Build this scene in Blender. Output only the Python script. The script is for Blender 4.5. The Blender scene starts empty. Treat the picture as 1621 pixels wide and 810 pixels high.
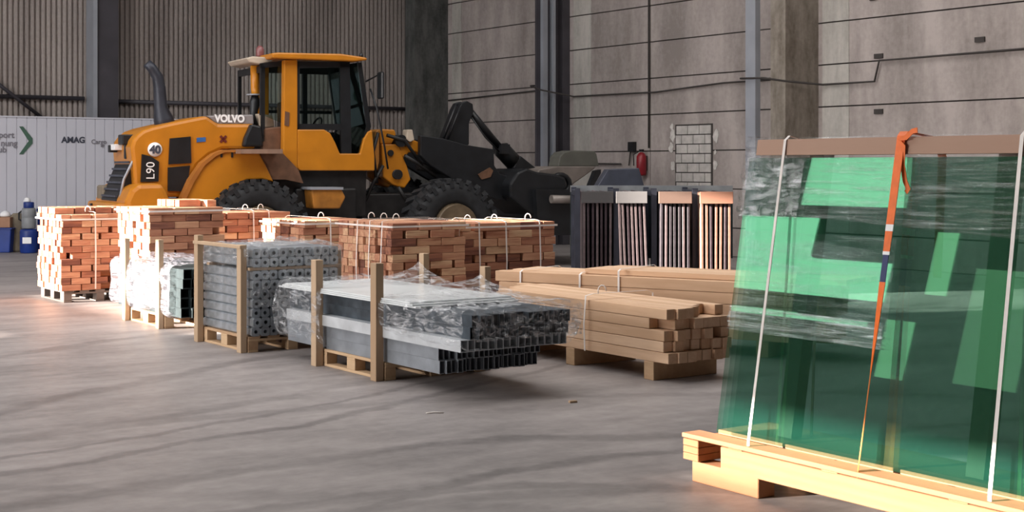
import bpy, bmesh, math, random
from mathutils import Vector, Matrix, noise
random.seed(7)
SC = bpy.context.scene
COL = SC.collection
F, HC = 2250.0, 1.7                      # focal length in pixels of a 1621 px wide frame, eye height
TH = math.atan2(.572, .82)               # heading of the hall's u axis
CU, SU = math.cos(TH), math.sin(TH)

# ------------------------------------------------------------------ camera
cam_d = bpy.data.cameras.new('camera')
cam_d.sensor_width = 36
cam_d.lens = F / 1621 * 36
cam_d.shift_y = -(405 - 262) / 1621
cam_d.clip_end = 200
cam = bpy.data.objects.new('camera', cam_d)
cam.location = (0, 0, HC)
cam.rotation_euler = (math.pi / 2, 0, 0)
COL.objects.link(cam)
SC.camera = cam

def W(u, v, z=0.0):
    return Vector((u * CU - v * SU, u * SU + v * CU, z))

# ------------------------------------------------------------------ light
SC.view_settings.view_transform = 'Standard'
SC.view_settings.look = 'None'
SC.view_settings.gamma = 1
SC.view_settings.use_curve_mapping = False
SC.view_settings.exposure = 0.5
SC.cycles.transparent_max_bounces = 32
world = bpy.data.worlds.new('sky')
SC.world = world
world.use_nodes = True
wn = world.node_tree
bg = wn.nodes['Background']
bg.inputs['Color'].default_value = (.86, .93, 1, 1)
bg.inputs['Strength'].default_value = 2.2

SUN_T, SUN_K = .27, .35
def sun():
    d = W(1, -SUN_K, -SUN_T).normalized()
    l = bpy.data.lights.new('sun', 'SUN')
    l.energy = 34
    l.angle = math.radians(.5)
    l.color = (1, .87, .76)
    o = bpy.data.objects.new('sun', l)
    o.rotation_euler = d.to_track_quat('-Z', 'Y').to_euler()
    o.location = W(-20, 20, 12)
    COL.objects.link(o)
sun()

def area(name, loc, target, sx, sy, power, color):
    l = bpy.data.lights.new(name, 'AREA')
    l.shape = 'RECTANGLE'
    l.size, l.size_y = sx, sy
    l.energy = power
    l.color = color
    o = bpy.data.objects.new(name, l)
    o.location = loc
    d = Vector(target) - Vector(loc)
    o.rotation_euler = d.to_track_quat('-Z', 'Y').to_euler()
    COL.objects.link(o)
    return o
area('overhead_fill', W(2, 14, 9.6), W(2.01, 14, 0), 9, 26, 1700, (1, .97, .95))  # added soft fill from above; the ceiling itself has no opening
area('back_wall_fill', W(-5, 22, 9.5), W(2, 30, 1.5), 8, 8, 1100, (.97, .97, 1))  # added lamp to brighten the back wall and white partition
area('gate_daylight', W(-11, 10.5, 3.2), W(5, 10, .8), 5.5, 3, 1000, (1, .96, .93))

# ------------------------------------------------------------------ helpers
def tag(o, label=None, cat=None, group=None, kind=None):
    if label: o['label'] = label
    if cat: o['category'] = cat
    if group: o['group'] = group
    if kind: o['kind'] = kind
    return o

def empty(name, loc=(0, 0, 0), rz=0.0, label=None, cat=None, group=None):
    o = bpy.data.objects.new(name, None)
    o.location = loc
    o.rotation_euler = (0, 0, rz)
    o.empty_display_size = .1
    COL.objects.link(o)
    return tag(o, label, cat, group)

ORD = 'first second third fourth fifth sixth seventh eighth ninth tenth eleventh twelfth thirteenth fourteenth fifteenth sixteenth seventeenth eighteenth nineteenth twentieth'.split()

def copy_tree(o, parent=None):
    c = o.copy()
    COL.objects.link(c)
    if parent: c.parent = parent
    for ch in list(o.children):
        copy_tree(ch, c)
    return c

class MB:
    def __init__(s): s.bm = bmesh.new()
    def box(s, c, d, rot=None, bevel=0):
        r = bmesh.ops.create_cube(s.bm, size=1)
        vs = r['verts']
        bmesh.ops.scale(s.bm, vec=d, verts=vs)
        if bevel:
            es = list({e for v in vs for e in v.link_edges})
            g = bmesh.ops.bevel(s.bm, geom=es, offset=bevel, segments=1, affect='EDGES')
            vs = list({v for f in g['faces'] for v in f.verts} | {v for v in vs if v.is_valid})
            vs = list({v for v0 in vs if v0.is_valid for f in v0.link_faces for v in f.verts})
        if rot is not None:
            bmesh.ops.rotate(s.bm, cent=(0, 0, 0), matrix=rot, verts=vs)
        bmesh.ops.translate(s.bm, vec=c, verts=vs)
        return s
    def box2(s, a, b, bevel=0):
        return s.box([(a[i] + b[i]) / 2 for i in range(3)], [abs(b[i] - a[i]) for i in range(3)], None, bevel)
    def prism(s, pts, a, b, plane='xz'):
        def P(p, t):
            return {'xz': (p[0], t, p[1]), 'xy': (p[0], p[1], t), 'yz': (t, p[0], p[1])}[plane]
        A = [s.bm.verts.new(P(p, a)) for p in pts]
        B = [s.bm.verts.new(P(p, b)) for p in pts]
        n = len(pts)
        s.bm.faces.new(A); s.bm.faces.new(B[::-1])
        for i in range(n):
            j = (i + 1) % n
            s.bm.faces.new((A[j], A[i], B[i], B[j]))
        return s
    def beam(s, p0, p1, w, h, roll=0):
        p0, p1 = Vector(p0), Vector(p1)
        d = p1 - p0
        q = d.to_track_quat('X', 'Z')
        return s.box((p0 + p1) / 2, (d.length, w, h), q.to_matrix())
    def tube(s, pts, r, n=8, cap=True):
        pts = [Vector(p) for p in pts]
        rs = r if isinstance(r, (list, tuple)) else [r] * len(pts)
        prev = None; rings = []
        up = Vector((0, 0, 1))
        for i, p in enumerate(pts):
            if i == 0: t = pts[1] - p
            elif i == len(pts) - 1: t = p - pts[i - 1]
            else: t = (pts[i + 1] - pts[i]).normalized() + (p - pts[i - 1]).normalized()
            t.normalize()
            if prev is None:
                x = t.cross(up)
                if x.length < .05: x = t.cross(Vector((0, 1, 0)))
            else:
                x = prev - t * prev.dot(t)
            x.normalize(); prev = x
            y = t.cross(x)
            rings.append([s.bm.verts.new(p + (x * math.cos(k * 2 * math.pi / n) + y * math.sin(k * 2 * math.pi / n)) * rs[i]) for k in range(n)])
        for a, b in zip(rings, rings[1:]):
            for k in range(n):
                f = s.bm.faces.new((a[k], a[(k + 1) % n], b[(k + 1) % n], b[k])); f.smooth = True
        if cap:
            s.bm.faces.new(rings[0][::-1]); s.bm.faces.new(rings[-1])
        return s
    def lathe(s, prof, axis='z', n=32, c=(0, 0, 0), smooth=True, closed=False):
        c = Vector(c); rings = []
        for (r, h) in prof:
            ring = []
            for k in range(n):
                a = 2 * math.pi * k / n
                q = (r * math.cos(a), r * math.sin(a))
                v = {'z': (q[0], q[1], h), 'y': (q[0], h, q[1]), 'x': (h, q[0], q[1])}[axis]
                ring.append(s.bm.verts.new(c + Vector(v)))
            rings.append(ring)
        seq = list(zip(rings, rings[1:]))
        if closed: seq.append((rings[-1], rings[0]))
        for a, b in seq:
            for k in range(n):
                f = s.bm.faces.new((a[k], a[(k + 1) % n], b[(k + 1) % n], b[k])); f.smooth = smooth
        if not closed:
            if prof[0][0] > 1e-4: s.bm.faces.new(rings[0][::-1])
            if prof[-1][0] > 1e-4: s.bm.faces.new(rings[-1])
        return s
    def build(s, name, m, parent=None, loc=None, rz=None, bevel=0, keep=False):
        bmesh.ops.recalc_face_normals(s.bm, faces=s.bm.faces)
        me = bpy.data.meshes.new(name)
        s.bm.to_mesh(me)
        if not keep: s.bm.free()
        me.materials.append(m)
        o = bpy.data.objects.new(name, me)
        if parent: o.parent = parent
        if loc is not None: o.location = loc
        if rz is not None: o.rotation_euler = (0, 0, rz)
        COL.objects.link(o)
        if bevel:
            b = o.modifiers.new('bevel', 'BEVEL'); b.width = bevel; b.segments = 2; b.limit_method = 'ANGLE'
        return o

def bm_obj(mesh_fn, *a):
    m = MB(); mesh_fn(m, *a); return m

def text(s, size, name, m, parent, loc, rot, extrude=.002, bold=0.0, align='LEFT', sx=1):
    c = bpy.data.curves.new(name, 'FONT')
    c.body = s; c.size = size; c.extrude = extrude; c.offset = bold; c.align_x = align
    c.materials.append(m)
    tmp = bpy.data.objects.new(name, c)
    me = bpy.data.meshes.new_from_object(tmp)
    bpy.data.objects.remove(tmp)
    o = bpy.data.objects.new(name, me)
    if parent: o.parent = parent
    o.location = loc; o.rotation_euler = rot; o.scale = (sx, 1, 1)
    COL.objects.link(o)
    return o

# ------------------------------------------------------------------ materials
def nodes(name):
    m = bpy.data.materials.new(name); m.use_nodes = True
    nt = m.node_tree
    return m, nt, nt.nodes['Principled BSDF']

def N(nt, t, **kw):
    n = nt.nodes.new(t)
    for k, v in kw.items():
        if k in n.inputs: n.inputs[k].default_value = v
        else: setattr(n, k, v)
    return n

def plain(name, col, rough=.6, metal=0.0, var=.12, scale=6, bump=0.0, spec=.5):
    m, nt, b = nodes(name)
    tc = N(nt, 'ShaderNodeTexCoord')
    no = N(nt, 'ShaderNodeTexNoise', Scale=scale, Detail=5)
    nt.links.new(tc.outputs['Object'], no.inputs['Vector'])
    r = N(nt, 'ShaderNodeValToRGB')
    r.color_ramp.elements[0].position = .3; r.color_ramp.elements[1].position = .7
    r.color_ramp.elements[0].color = tuple(c * (1 - var) for c in col) + (1,)
    r.color_ramp.elements[1].color = tuple(min(1, c * (1 + var)) for c in col) + (1,)
    nt.links.new(no.outputs['Fac'], r.inputs['Fac'])
    nt.links.new(r.outputs['Color'], b.inputs['Base Color'])
    b.inputs['Roughness'].default_value = rough
    b.inputs['Metallic'].default_value = metal
    b.inputs['Specular IOR Level'].default_value = spec
    if bump:
        bp = N(nt, 'ShaderNodeBump', Strength=bump, Distance=.02)
        nt.links.new(no.outputs['Fac'], bp.inputs['Height'])
        nt.links.new(bp.outputs['Normal'], b.inputs['Normal'])
    return m

def wood(name, cols, grain=(1.5, 18, 18), island=False, rough=.7, spread=.16):
    m, nt, b = nodes(name)
    tc = N(nt, 'ShaderNodeTexCoord')
    mp = N(nt, 'ShaderNodeMapping'); mp.inputs['Scale'].default_value = grain
    nt.links.new(tc.outputs['Object'], mp.inputs['Vector'])
    no = N(nt, 'ShaderNodeTexNoise', Scale=1.6, Detail=6, Roughness=.6)
    no.noise_dimensions = '4D'
    nt.links.new(mp.outputs['Vector'], no.inputs['Vector'])
    if island:
        g = N(nt, 'ShaderNodeNewGeometry'); rnd = g.outputs['Random Per Island']
    else:
        g = N(nt, 'ShaderNodeObjectInfo'); rnd = g.outputs['Random']
    mu = N(nt, 'ShaderNodeMath', operation='MULTIPLY'); mu.inputs[1].default_value = 37
    nt.links.new(rnd, mu.inputs[0]); nt.links.new(mu.outputs[0], no.inputs['W'])
    r = N(nt, 'ShaderNodeValToRGB')
    els = r.color_ramp.elements
    while len(els) < len(cols): els.new(.5)
    for i, c in enumerate(cols):
        els[i].position = i / (len(cols) - 1); els[i].color = c + (1,)
    a = N(nt, 'ShaderNodeMath', operation='MULTIPLY_ADD'); a.inputs[1].default_value = spread * 4; a.inputs[2].default_value = -spread * 2
    nt.links.new(no.outputs['Fac'], a.inputs[0])
    s = N(nt, 'ShaderNodeMath', operation='ADD')
    nt.links.new(a.outputs[0], s.inputs[0]); nt.links.new(rnd, s.inputs[1])
    nt.links.new(s.outputs[0], r.inputs['Fac'])
    nt.links.new(r.outputs['Color'], b.inputs['Base Color'])
    b.inputs['Roughness'].default_value = rough
    b.inputs['Specular IOR Level'].default_value = .25
    bp = N(nt, 'ShaderNodeBump', Strength=.3, Distance=.005)
    nt.links.new(no.outputs['Fac'], bp.inputs['Height'])
    nt.links.new(bp.outputs['Normal'], b.inputs['Normal'])
    return m

def film(name, amount=.35, stretch=(2, 14, 14), col=(.9, .92, .95), diffuse=.35, rough=.12, scale=2.0):
    m, nt, b = nodes(name)
    nt.nodes.remove(b)
    out = nt.nodes['Material Output']
    tc = N(nt, 'ShaderNodeTexCoord')
    mp = N(nt, 'ShaderNodeMapping'); mp.inputs['Scale'].default_value = stretch
    nt.links.new(tc.outputs['Object'], mp.inputs['Vector'])
    no = N(nt, 'ShaderNodeTexNoise', Scale=scale, Detail=7, Roughness=.65, Distortion=1.2)
    nt.links.new(mp.outputs['Vector'], no.inputs['Vector'])
    bp = N(nt, 'ShaderNodeBump', Strength=.9, Distance=.03)
    nt.links.new(no.outputs['Fac'], bp.inputs['Height'])
    gl = N(nt, 'ShaderNodeBsdfGlossy', Roughness=rough); gl.inputs['Color'].default_value = col + (1,)
    df = N(nt, 'ShaderNodeBsdfDiffuse'); df.inputs['Color'].default_value = col + (1,)
    for s in (gl, df): nt.links.new(bp.outputs['Normal'], s.inputs['Normal'])
    mx = N(nt, 'ShaderNodeMixShader'); mx.inputs[0].default_value = diffuse
    nt.links.new(gl.outputs[0], mx.inputs[1]); nt.links.new(df.outputs[0], mx.inputs[2])
    tr = N(nt, 'ShaderNodeBsdfTransparent')
    mr = N(nt, 'ShaderNodeMapRange')
    mr.inputs['From Min'].default_value = .46; mr.inputs['From Max'].default_value = .70
    mr.inputs['To Min'].default_value = amount * .22; mr.inputs['To Max'].default_value = min(1, amount * 2.6)
    nt.links.new(no.outputs['Fac'], mr.inputs['Value'])
    m2 = N(nt, 'ShaderNodeMixShader')
    nt.links.new(mr.outputs[0], m2.inputs[0]); nt.links.new(tr.outputs[0], m2.inputs[1]); nt.links.new(mx.outputs[0], m2.inputs[2])
    nt.links.new(m2.outputs[0], out.inputs['Surface'])
    return m

RED = [(.17, .07, .05), (.36, .15, .09), (.47, .23, .14), (.58, .33, .20), (.42, .18, .11), (.66, .44, .27)]
M = {}
M['block'] = wood('reddish wood block', RED, spread=.24)
M['block_mass'] = wood('reddish wood blocks', RED, island=True, grain=(3, 18, 18))
M['plank'] = wood('pale softwood', [(.58, .36, .22), (.68, .45, .29), (.76, .53, .36), (.62, .40, .25)], grain=(14, 1.2, 14), spread=.2)
M['pallet'] = wood('pallet wood', [(.42, .26, .15), (.60, .42, .26), (.52, .35, .21)], grain=(10, 2, 10))
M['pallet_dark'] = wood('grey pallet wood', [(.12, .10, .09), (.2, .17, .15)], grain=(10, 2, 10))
M['stake'] = wood('stake wood', [(.40, .27, .17), (.50, .36, .24)], grain=(18, 18, 1.5))
M['frame_wood'] = wood('orange softwood', [(.34, .155, .075), (.46, .235, .125), (.38, .185, .095)], grain=(10, 1.2, 10))
M['rail_wood'] = wood('brown rail wood', [(.34, .20, .14), (.42, .27, .20)], grain=(10, 1.2, 10))
M['string'] = plain('white strapping', (.8, .74, .7), .5)
M['steel_dark'] = plain('dark galvanised steel', (.10, .125, .15), .38, .75, .3, 9)
M['steel_mid'] = plain('grey profile steel', (.34, .37, .41), .42, .55, .2, 5)
M['steel_lite'] = plain('pale profile steel', (.62, .65, .68), .4, .3, .15, 5)
M['steel_tube'] = plain('grey tube steel', (.42, .46, .50), .36, .65, .3, 9)
M['steel_green'] = plain('black green steel', (.03, .045, .05), .45, .4, .3, 9)
M['white_sheet'] = plain('white coated sheet', (.72, .75, .76), .25, 0, .06, 2)
M['film_heavy'] = film('thick stretch film', .6, (9, 2.5, 14), (.62, .62, .70), diffuse=.5, rough=.18)
M['film_thin'] = film('thin stretch film', .17, (14, 3, 9), diffuse=.3)
M['film_mid'] = film('stretch film', .3, (7, 3, 10), diffuse=.35)
M['film_glass'] = film('streaked film on glass', .1, (3, 1.2, 26), diffuse=.45, scale=1.6)
M['orange'] = plain('loader orange paint', (.50, .185, .01), .38, 0, .1, 3)
M['black_paint'] = plain('black loader paint', (.007, .008, .010), .45, 0, .4, 6)
M['dark_metal'] = plain('dark greasy metal', (.011, .010, .010), .55, .1, .5, 8)
M['brown_metal'] = plain('dusty brown metal', (.14, .07, .04), .6, .2, .3, 6)
M['rubber'] = plain('tyre rubber', (.011, .012, .014), .7, 0, .4, 10)
M['grey_hood'] = plain('grey hood panel', (.24, .22, .22), .4, 0, .1)
M['chrome'] = plain('bright metal rod', (.6, .6, .6), .2, .9)
M['beige'] = plain('dusty beige plastic', (.5, .42, .33), .6)
M['white_paint'] = plain('white lettering', (.85, .85, .85), .5, 0, .02)
M['ink'] = plain('dark lettering', (.05, .055, .08), .6, 0, .02)
M['ink_grey'] = plain('grey lettering', (.22, .21, .24), .6, 0, .02)
M['green_mark'] = plain('green lettering', (.06, .13, .09), .6, 0, .1)
M['blue_sticker'] = plain('blue sticker', (.03, .12, .35), .5, 0, .1)
M['red'] = plain('red enamel', (.25, .012, .02), .4, 0, .15)
M['blue'] = plain('blue plastic', (.008, .035, .22), .45, 0, .25, 3)
M['grey_can'] = plain('grey canister', (.24, .25, .26), .5, 0, .2)
M['cardboard'] = plain('brown cardboard', (.33, .18, .11), .8, 0, .15)
M['sacking'] = plain('dusty sack', (.2, .165, .12), .9, 0, .25, 5, .4)
M['strap'] = plain('orange lashing strap', (.85, .16, .015), .55, 0, .1, 20)
M['strap_blue'] = plain('navy strap', (.02, .03, .12), .6)
M['strap_pale'] = plain('pale strap', (.85, .36, .12), .6)
M['bucket_worn'] = plain('worn grey steel', (.22, .19, .17), .5, .35, .35, 2.5)
M['bucket_olive'] = plain('olive grey steel', (.105, .105, .09), .55, .2, .2, 3)
M['blue_grey'] = plain('blue grey painted steel', (.045, .05, .07), .5, .1, .3, 4)
M['galv'] = plain('pale galvanised steel', (.36, .38, .42), .4, .3, .1, 2)
M['col_dark'] = plain('dark painted steel', (.06, .055, .065), .6, .1, .2, 2)

def webbing():
    m, nt, b = nodes('thin translucent webbing')
    tl = N(nt, 'ShaderNodeBsdfTranslucent'); tl.inputs['Color'].default_value = (.9, .38, .12, 1)
    b.inputs['Base Color'].default_value = (.85, .36, .12, 1); b.inputs['Roughness'].default_value = .6
    mx = N(nt, 'ShaderNodeMixShader'); mx.inputs[0].default_value = .5
    nt.links.new(b.outputs[0], mx.inputs[1]); nt.links.new(tl.outputs[0], mx.inputs[2])
    nt.links.new(mx.outputs[0], nt.nodes['Material Output'].inputs['Surface'])
    return m
M['strap_pale'] = webbing()

def cab_glass():
    m, nt, b = nodes('tinted cab glass')
    nt.nodes.remove(b)
    tr = N(nt, 'ShaderNodeBsdfTransparent'); tr.inputs['Color'].default_value = (.72, .82, .80, 1)
    gl = N(nt, 'ShaderNodeBsdfGlossy', Roughness=.03); gl.inputs['Color'].default_value = (.7, .8, .8, 1)
    fr = N(nt, 'ShaderNodeFresnel', IOR=1.5)
    mx = N(nt, 'ShaderNodeMixShader')
    nt.links.new(fr.outputs[0], mx.inputs[0]); nt.links.new(tr.outputs[0], mx.inputs[1]); nt.links.new(gl.outputs[0], mx.inputs[2])
    nt.links.new(mx.outputs[0], nt.nodes['Material Output'].inputs['Surface'])
    return m
M['cab_glass'] = cab_glass()

def pack_glass(name, tint, gfac, haze):
    m, nt, b = nodes(name)
    nt.nodes.remove(b)
    gl = N(nt, 'ShaderNodeBsdfGlossy', Roughness=.01); gl.inputs['Color'].default_value = (.24, .66, .34, 1)
    df = N(nt, 'ShaderNodeBsdfDiffuse'); df.inputs['Color'].default_value = (.05, .3, .22, 1)
    tr = N(nt, 'ShaderNodeBsdfTransparent'); tr.inputs['Color'].default_value = tint + (1,)
    a = N(nt, 'ShaderNodeMixShader'); a.inputs[0].default_value = haze
    nt.links.new(tr.outputs[0], a.inputs[1]); nt.links.new(df.outputs[0], a.inputs[2])
    mx = N(nt, 'ShaderNodeMixShader'); mx.inputs[0].default_value = gfac
    nt.links.new(a.outputs[0], mx.inputs[1]); nt.links.new(gl.outputs[0], mx.inputs[2])
    nt.links.new(mx.outputs[0], nt.nodes['Material Output'].inputs['Surface'])
    return m
M['pack_glass'] = pack_glass('green float glass', (.84, .92, .895), .19, .03)
M['pack_glass_back'] = pack_glass('deep green float glass', (.83, .89, .88), .012, .015)

M['film_pale'] = film('pale film sheet', .07, (3, 1.0, 14), (.75, .9, .88), .6, scale=1.4)
M['film_streak'] = film('bright film streaks', .3, (3, .8, 34), (.8, .9, .9), .5, scale=1.4)

# ---- setting materials
def floor_mat():
    m, nt, b = nodes('worn hall concrete')
    tc = N(nt, 'ShaderNodeTexCoord')
    def noise_(scale, detail, sc=(1, 1, 1), rot=0):
        mp = N(nt, 'ShaderNodeMapping'); mp.inputs['Scale'].default_value = sc; mp.inputs['Rotation'].default_value = (0, 0, rot)
        nt.links.new(tc.outputs['Object'], mp.inputs['Vector'])
        n = N(nt, 'ShaderNodeTexNoise', Scale=scale, Detail=detail, Roughness=.6)
        nt.links.new(mp.outputs[0], n.inputs['Vector']); return n.outputs['Fac']
    big = noise_(.5, 6); fine = noise_(9, 8); streak = noise_(.8, 6, (1, 3.5, 1), -.5)
    def mul(a, b_, op='MULTIPLY'):
        n = N(nt, 'ShaderNodeMath', operation=op)
        for i, x in enumerate((a, b_)):
            if isinstance(x, (int, float)): n.inputs[i].default_value = x
            else: nt.links.new(x, n.inputs[i])
        return n.outputs[0]
    val = mul(mul(big, .5), mul(mul(fine, .22), mul(streak, .45), 'ADD'), 'ADD')
    # tyre tracks: arcs of circles worn into the floor (centre x, y, radius, half width)
    sep = N(nt, 'ShaderNodeSeparateXYZ'); nt.links.new(tc.outputs['Object'], sep.inputs[0])
    dark = None
    for (cx, cy, R, w, s) in [(3.4, 2.2, 5.2, .16, .8), (3.4, 2.2, 6.9, .14, .6), (9, 2, 10.2, .17, .8), (9.3, 2.6, 11.9, .15, .7),
                              (-14, 5, 13.2, .18, .6), (-14.4, 4.6, 15.0, .15, .5), (0, 25, 16.2, .16, .6), (1.2, -1, 7.6, .12, .7), (-3.5, 0, 9.5, .14, .5), (-12, -4, 14.5, .2, .8), (-12, -4, 16.3, .17, .7),
                              (-2, 30, 22.4, .08, .9), (-2, 30, 22.0, .06, .8), (5, -3, 9.4, .1, .9), (-6, 12, 5.2, .08, .8), (-6.4, 12.2, 6.1, .07, .7), (2.5, 3, 3.6, .1, .8), (-9, 3, 8.7, .08, .9), (-9, 3, 9.1, .07, .8)]:
        dx = mul(sep.outputs[0], cx, 'SUBTRACT'); dy = mul(sep.outputs[1], cy, 'SUBTRACT')
        d = mul(mul(mul(dx, dx), mul(dy, dy), 'ADD'), .5, 'POWER')
        d = mul(mul(d, mul(big, .8), 'ADD'), R + .4, 'SUBTRACT')
        n = N(nt, 'ShaderNodeMath', operation='ABSOLUTE'); nt.links.new(d, n.inputs[0])
        mr = N(nt, 'ShaderNodeMapRange'); mr.interpolation_type = 'SMOOTHSTEP'
        nt.links.new(n.outputs[0], mr.inputs['Value'])
        mr.inputs['From Min'].default_value = w * .25; mr.inputs['From Max'].default_value = w * 1.0
        mr.inputs['To Min'].default_value = s; mr.inputs['To Max'].default_value = 0
        dark = mr.outputs[0] if dark is None else mul(dark, mr.outputs[0], 'MAXIMUM')
    dark = mul(dark, mul(streak, 1.0), 'MULTIPLY')
    val = mul(val, mul(dark, .3), 'SUBTRACT')
    r = N(nt, 'ShaderNodeValToRGB')
    e = r.color_ramp.elements
    e[0].position = .36; e[0].color = (.12, .106, .103, 1)
    e[1].position = .72; e[1].color = (.36, .325, .315, 1)
    nt.links.new(val, r.inputs['Fac'])
    nt.links.new(r.outputs['Color'], b.inputs['Base Color'])
    b.inputs['Roughness'].default_value = .5
    b.inputs['Specular IOR Level'].default_value = .35
    bp = N(nt, 'ShaderNodeBump', Strength=.15, Distance=.01)
    nt.links.new(fine, bp.inputs['Height']); nt.links.new(bp.outputs['Normal'], b.inputs['Normal'])
    return m

def stain_mat(name, lo, hi, sc=(1, 1, .25), scale=1.4):
    m, nt, b = nodes(name)
    tc = N(nt, 'ShaderNodeTexCoord')
    mp = N(nt, 'ShaderNodeMapping'); mp.inputs['Scale'].default_value = sc
    nt.links.new(tc.outputs['Object'], mp.inputs['Vector'])
    n1 = N(nt, 'ShaderNodeTexNoise', Scale=scale, Detail=8, Roughness=.62)
    n2 = N(nt, 'ShaderNodeTexNoise', Scale=14, Detail=6)
    nt.links.new(mp.outputs[0], n1.inputs['Vector']); nt.links.new(tc.outputs['Object'], n2.inputs['Vector'])
    ad = N(nt, 'ShaderNodeMath', operation='MULTIPLY_ADD'); ad.inputs[1].default_value = .25
    nt.links.new(n2.outputs['Fac'], ad.inputs[0]); nt.links.new(n1.outputs['Fac'], ad.inputs[2])
    r = N(nt, 'ShaderNodeValToRGB'); e = r.color_ramp.elements
    e[0].position = .46; e[0].color = lo + (1,); e[1].position = .78; e[1].color = hi + (1,)
    nt.links.new(ad.outputs[0], r.inputs['Fac']); nt.links.new(r.outputs['Color'], b.inputs['Base Color'])
    b.inputs['Roughness'].default_value = .8; b.inputs['Specular IOR Level'].default_value = .2
    bp = N(nt, 'ShaderNodeBump', Strength=.2, Distance=.01)
    nt.links.new(n2.outputs['Fac'], bp.inputs['Height']); nt.links.new(bp.outputs['Normal'], b.inputs['Normal'])
    return m
M['floor'] = floor_mat()
M['concrete'] = stain_mat('concrete wall panel', (.26, .225, .21), (.45, .395, .37))
M['concrete_lite'] = stain_mat('pale concrete', (.33, .31, .28), (.50, .47, .43), (2, 2, .4))
M['concrete_col'] = stain_mat('concrete column', (.15, .125, .10), (.30, .265, .225), (2, 2, .6), 2)
M['concrete_dark'] = stain_mat('dark concrete column', (.05, .052, .05), (.12, .12, .115), (2, 2, .6), 2)
M['corrugated'] = stain_mat('corrugated sheet', (.24, .205, .19), (.42, .37, .34), (1, 1, .15), 1.0)
M['joint'] = plain('dark joint', (.05, .043, .04), .9)
M['partition'] = plain('white partition panel', (.62, .62, .68), .45, 0, .03, 1)
M['plain_wall'] = plain('dark hall wall', (.13, .13, .13), .8)
M['plaster'] = plain('white plaster smear', (.55, .52, .49), .9, 0, .2, 12)
M['brick_infill'] = plain('white block infill', (.50, .47, .44), .85, 0, .15, 7)

# ------------------------------------------------------------------ the hall
U1, V1, U0, V0, ZT = 18.54, 30.0, -12.0, -8.0, 10.0
def struct(name, mb, m, parent=None, **kw):
    o = mb.build(name, m, parent, W(0, 0) if parent is None else None, TH if parent is None else None, **kw)
    if parent is None: o['kind'] = 'structure'
    return o
struct('floor', MB().box2((U0, V0, -.2), (U1 + .3, V1 + .3, 0)), M['floor'])
struct('ceiling', MB().box2((U0 - .3, V0 - .3, ZT), (U1 + .3, V1 + .3, ZT + .2)), M['plain_wall'])
struct('wall_front', MB().box2((U0 - .3, V0 - .3, 0), (U1 + .3, V0, ZT)), M['plain_wall'])
# left wall, out of view: windows read from the glass, slots cut to aim sun
def left_wall():
    holes = [(9.6, 12.0, 4.66, 5.12), (19.7, 22.0, 4.75, 5.62), (22.0, 25.1, 4.75, 6.55), (20.0, 22.0, 4.2, 4.32), (22.0, 25.1, 4.2, 4.36),
             (19.7, 22.8, 6.8, 8.0)]
    vs = sorted({V0, V1} | {h[0] for h in holes} | {h[1] for h in holes})
    zs = sorted({0, ZT} | {h[2] for h in holes} | {h[3] for h in holes})
    m = MB()
    for a, b in zip(vs, vs[1:]):
        for c, d in zip(zs, zs[1:]):
            mv, mz = (a + b) / 2, (c + d) / 2
            if any(h[0] < mv < h[1] and h[2] < mz < h[3] for h in holes): continue
            m.box2((U0 - .15, a, c), (U0, b, d))
    bmesh.ops.remove_doubles(m.bm, verts=m.bm.verts, dist=1e-4)
    struct('wall_left', m, M['plain_wall'])
left_wall()
lv = MB()  # unseen slats added across the sun slot to dim light on the crate
for k in range(7):
    lv.box2((U0 - .09, 9.6, 4.665 + k * .046), (U0 - .06, 12.0, 4.685 + k * .046))
tl = lv.build('window_4', M['plain_wall'], None, W(0, 0), TH); tl['kind'] = 'structure'
def lit_window(n, v0, v1, z0, z1, k):
    m, nt, b = nodes('frosted lit pane')
    b.inputs['Base Color'].default_value = (.5, .55, .5, 1)
    b.inputs['Emission Color'].default_value = (.8, .95, .85, 1)
    b.inputs['Emission Strength'].default_value = k
    o = MB().box2((U0 - .01, v0, z0), (U0 + .03, v1, z1)).build('window_%d' % n, m, None, W(0, 0), TH)
    o['kind'] = 'structure'
lit_window(1, 18.2, 18.7, 5.0, 6.3, .9)
lit_window(2, 18.8, 19.5, 3.2, 4.4, .8)
lit_window(3, 16.2, 17.6, 3.3, 5.6, .18)

# back wall of ribbed sheet
def corrugated():
    m = MB()
    per, dep = .112, .06
    n = int((U1 - U0) / per)
    prof = []
    for i in range(n):
        a = U0 + i * per
        prof += [(a, 0), (a + per * .5, 0), (a + per * .6, dep), (a + per * .9, dep)]
    prof.append((U1, 0))
    lo = [m.bm.verts.new((u, V1 + y, 0)) for u, y in prof]
    hi = [m.bm.verts.new((u, V1 + y, ZT)) for u, y in prof]
    for i in range(len(prof) - 1):
        m.bm.faces.new((lo[i], lo[i + 1], hi[i + 1], hi[i]))
    lb = [m.bm.verts.new(p) for p in ((U0, V1 + .2, 0), (U1, V1 + .2, 0), (U1, V1 + .2, ZT), (U0, V1 + .2, ZT))]
    m.bm.faces.new(lb)
    struct('wall_back', m, M['corrugated'])
corrugated()

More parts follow.
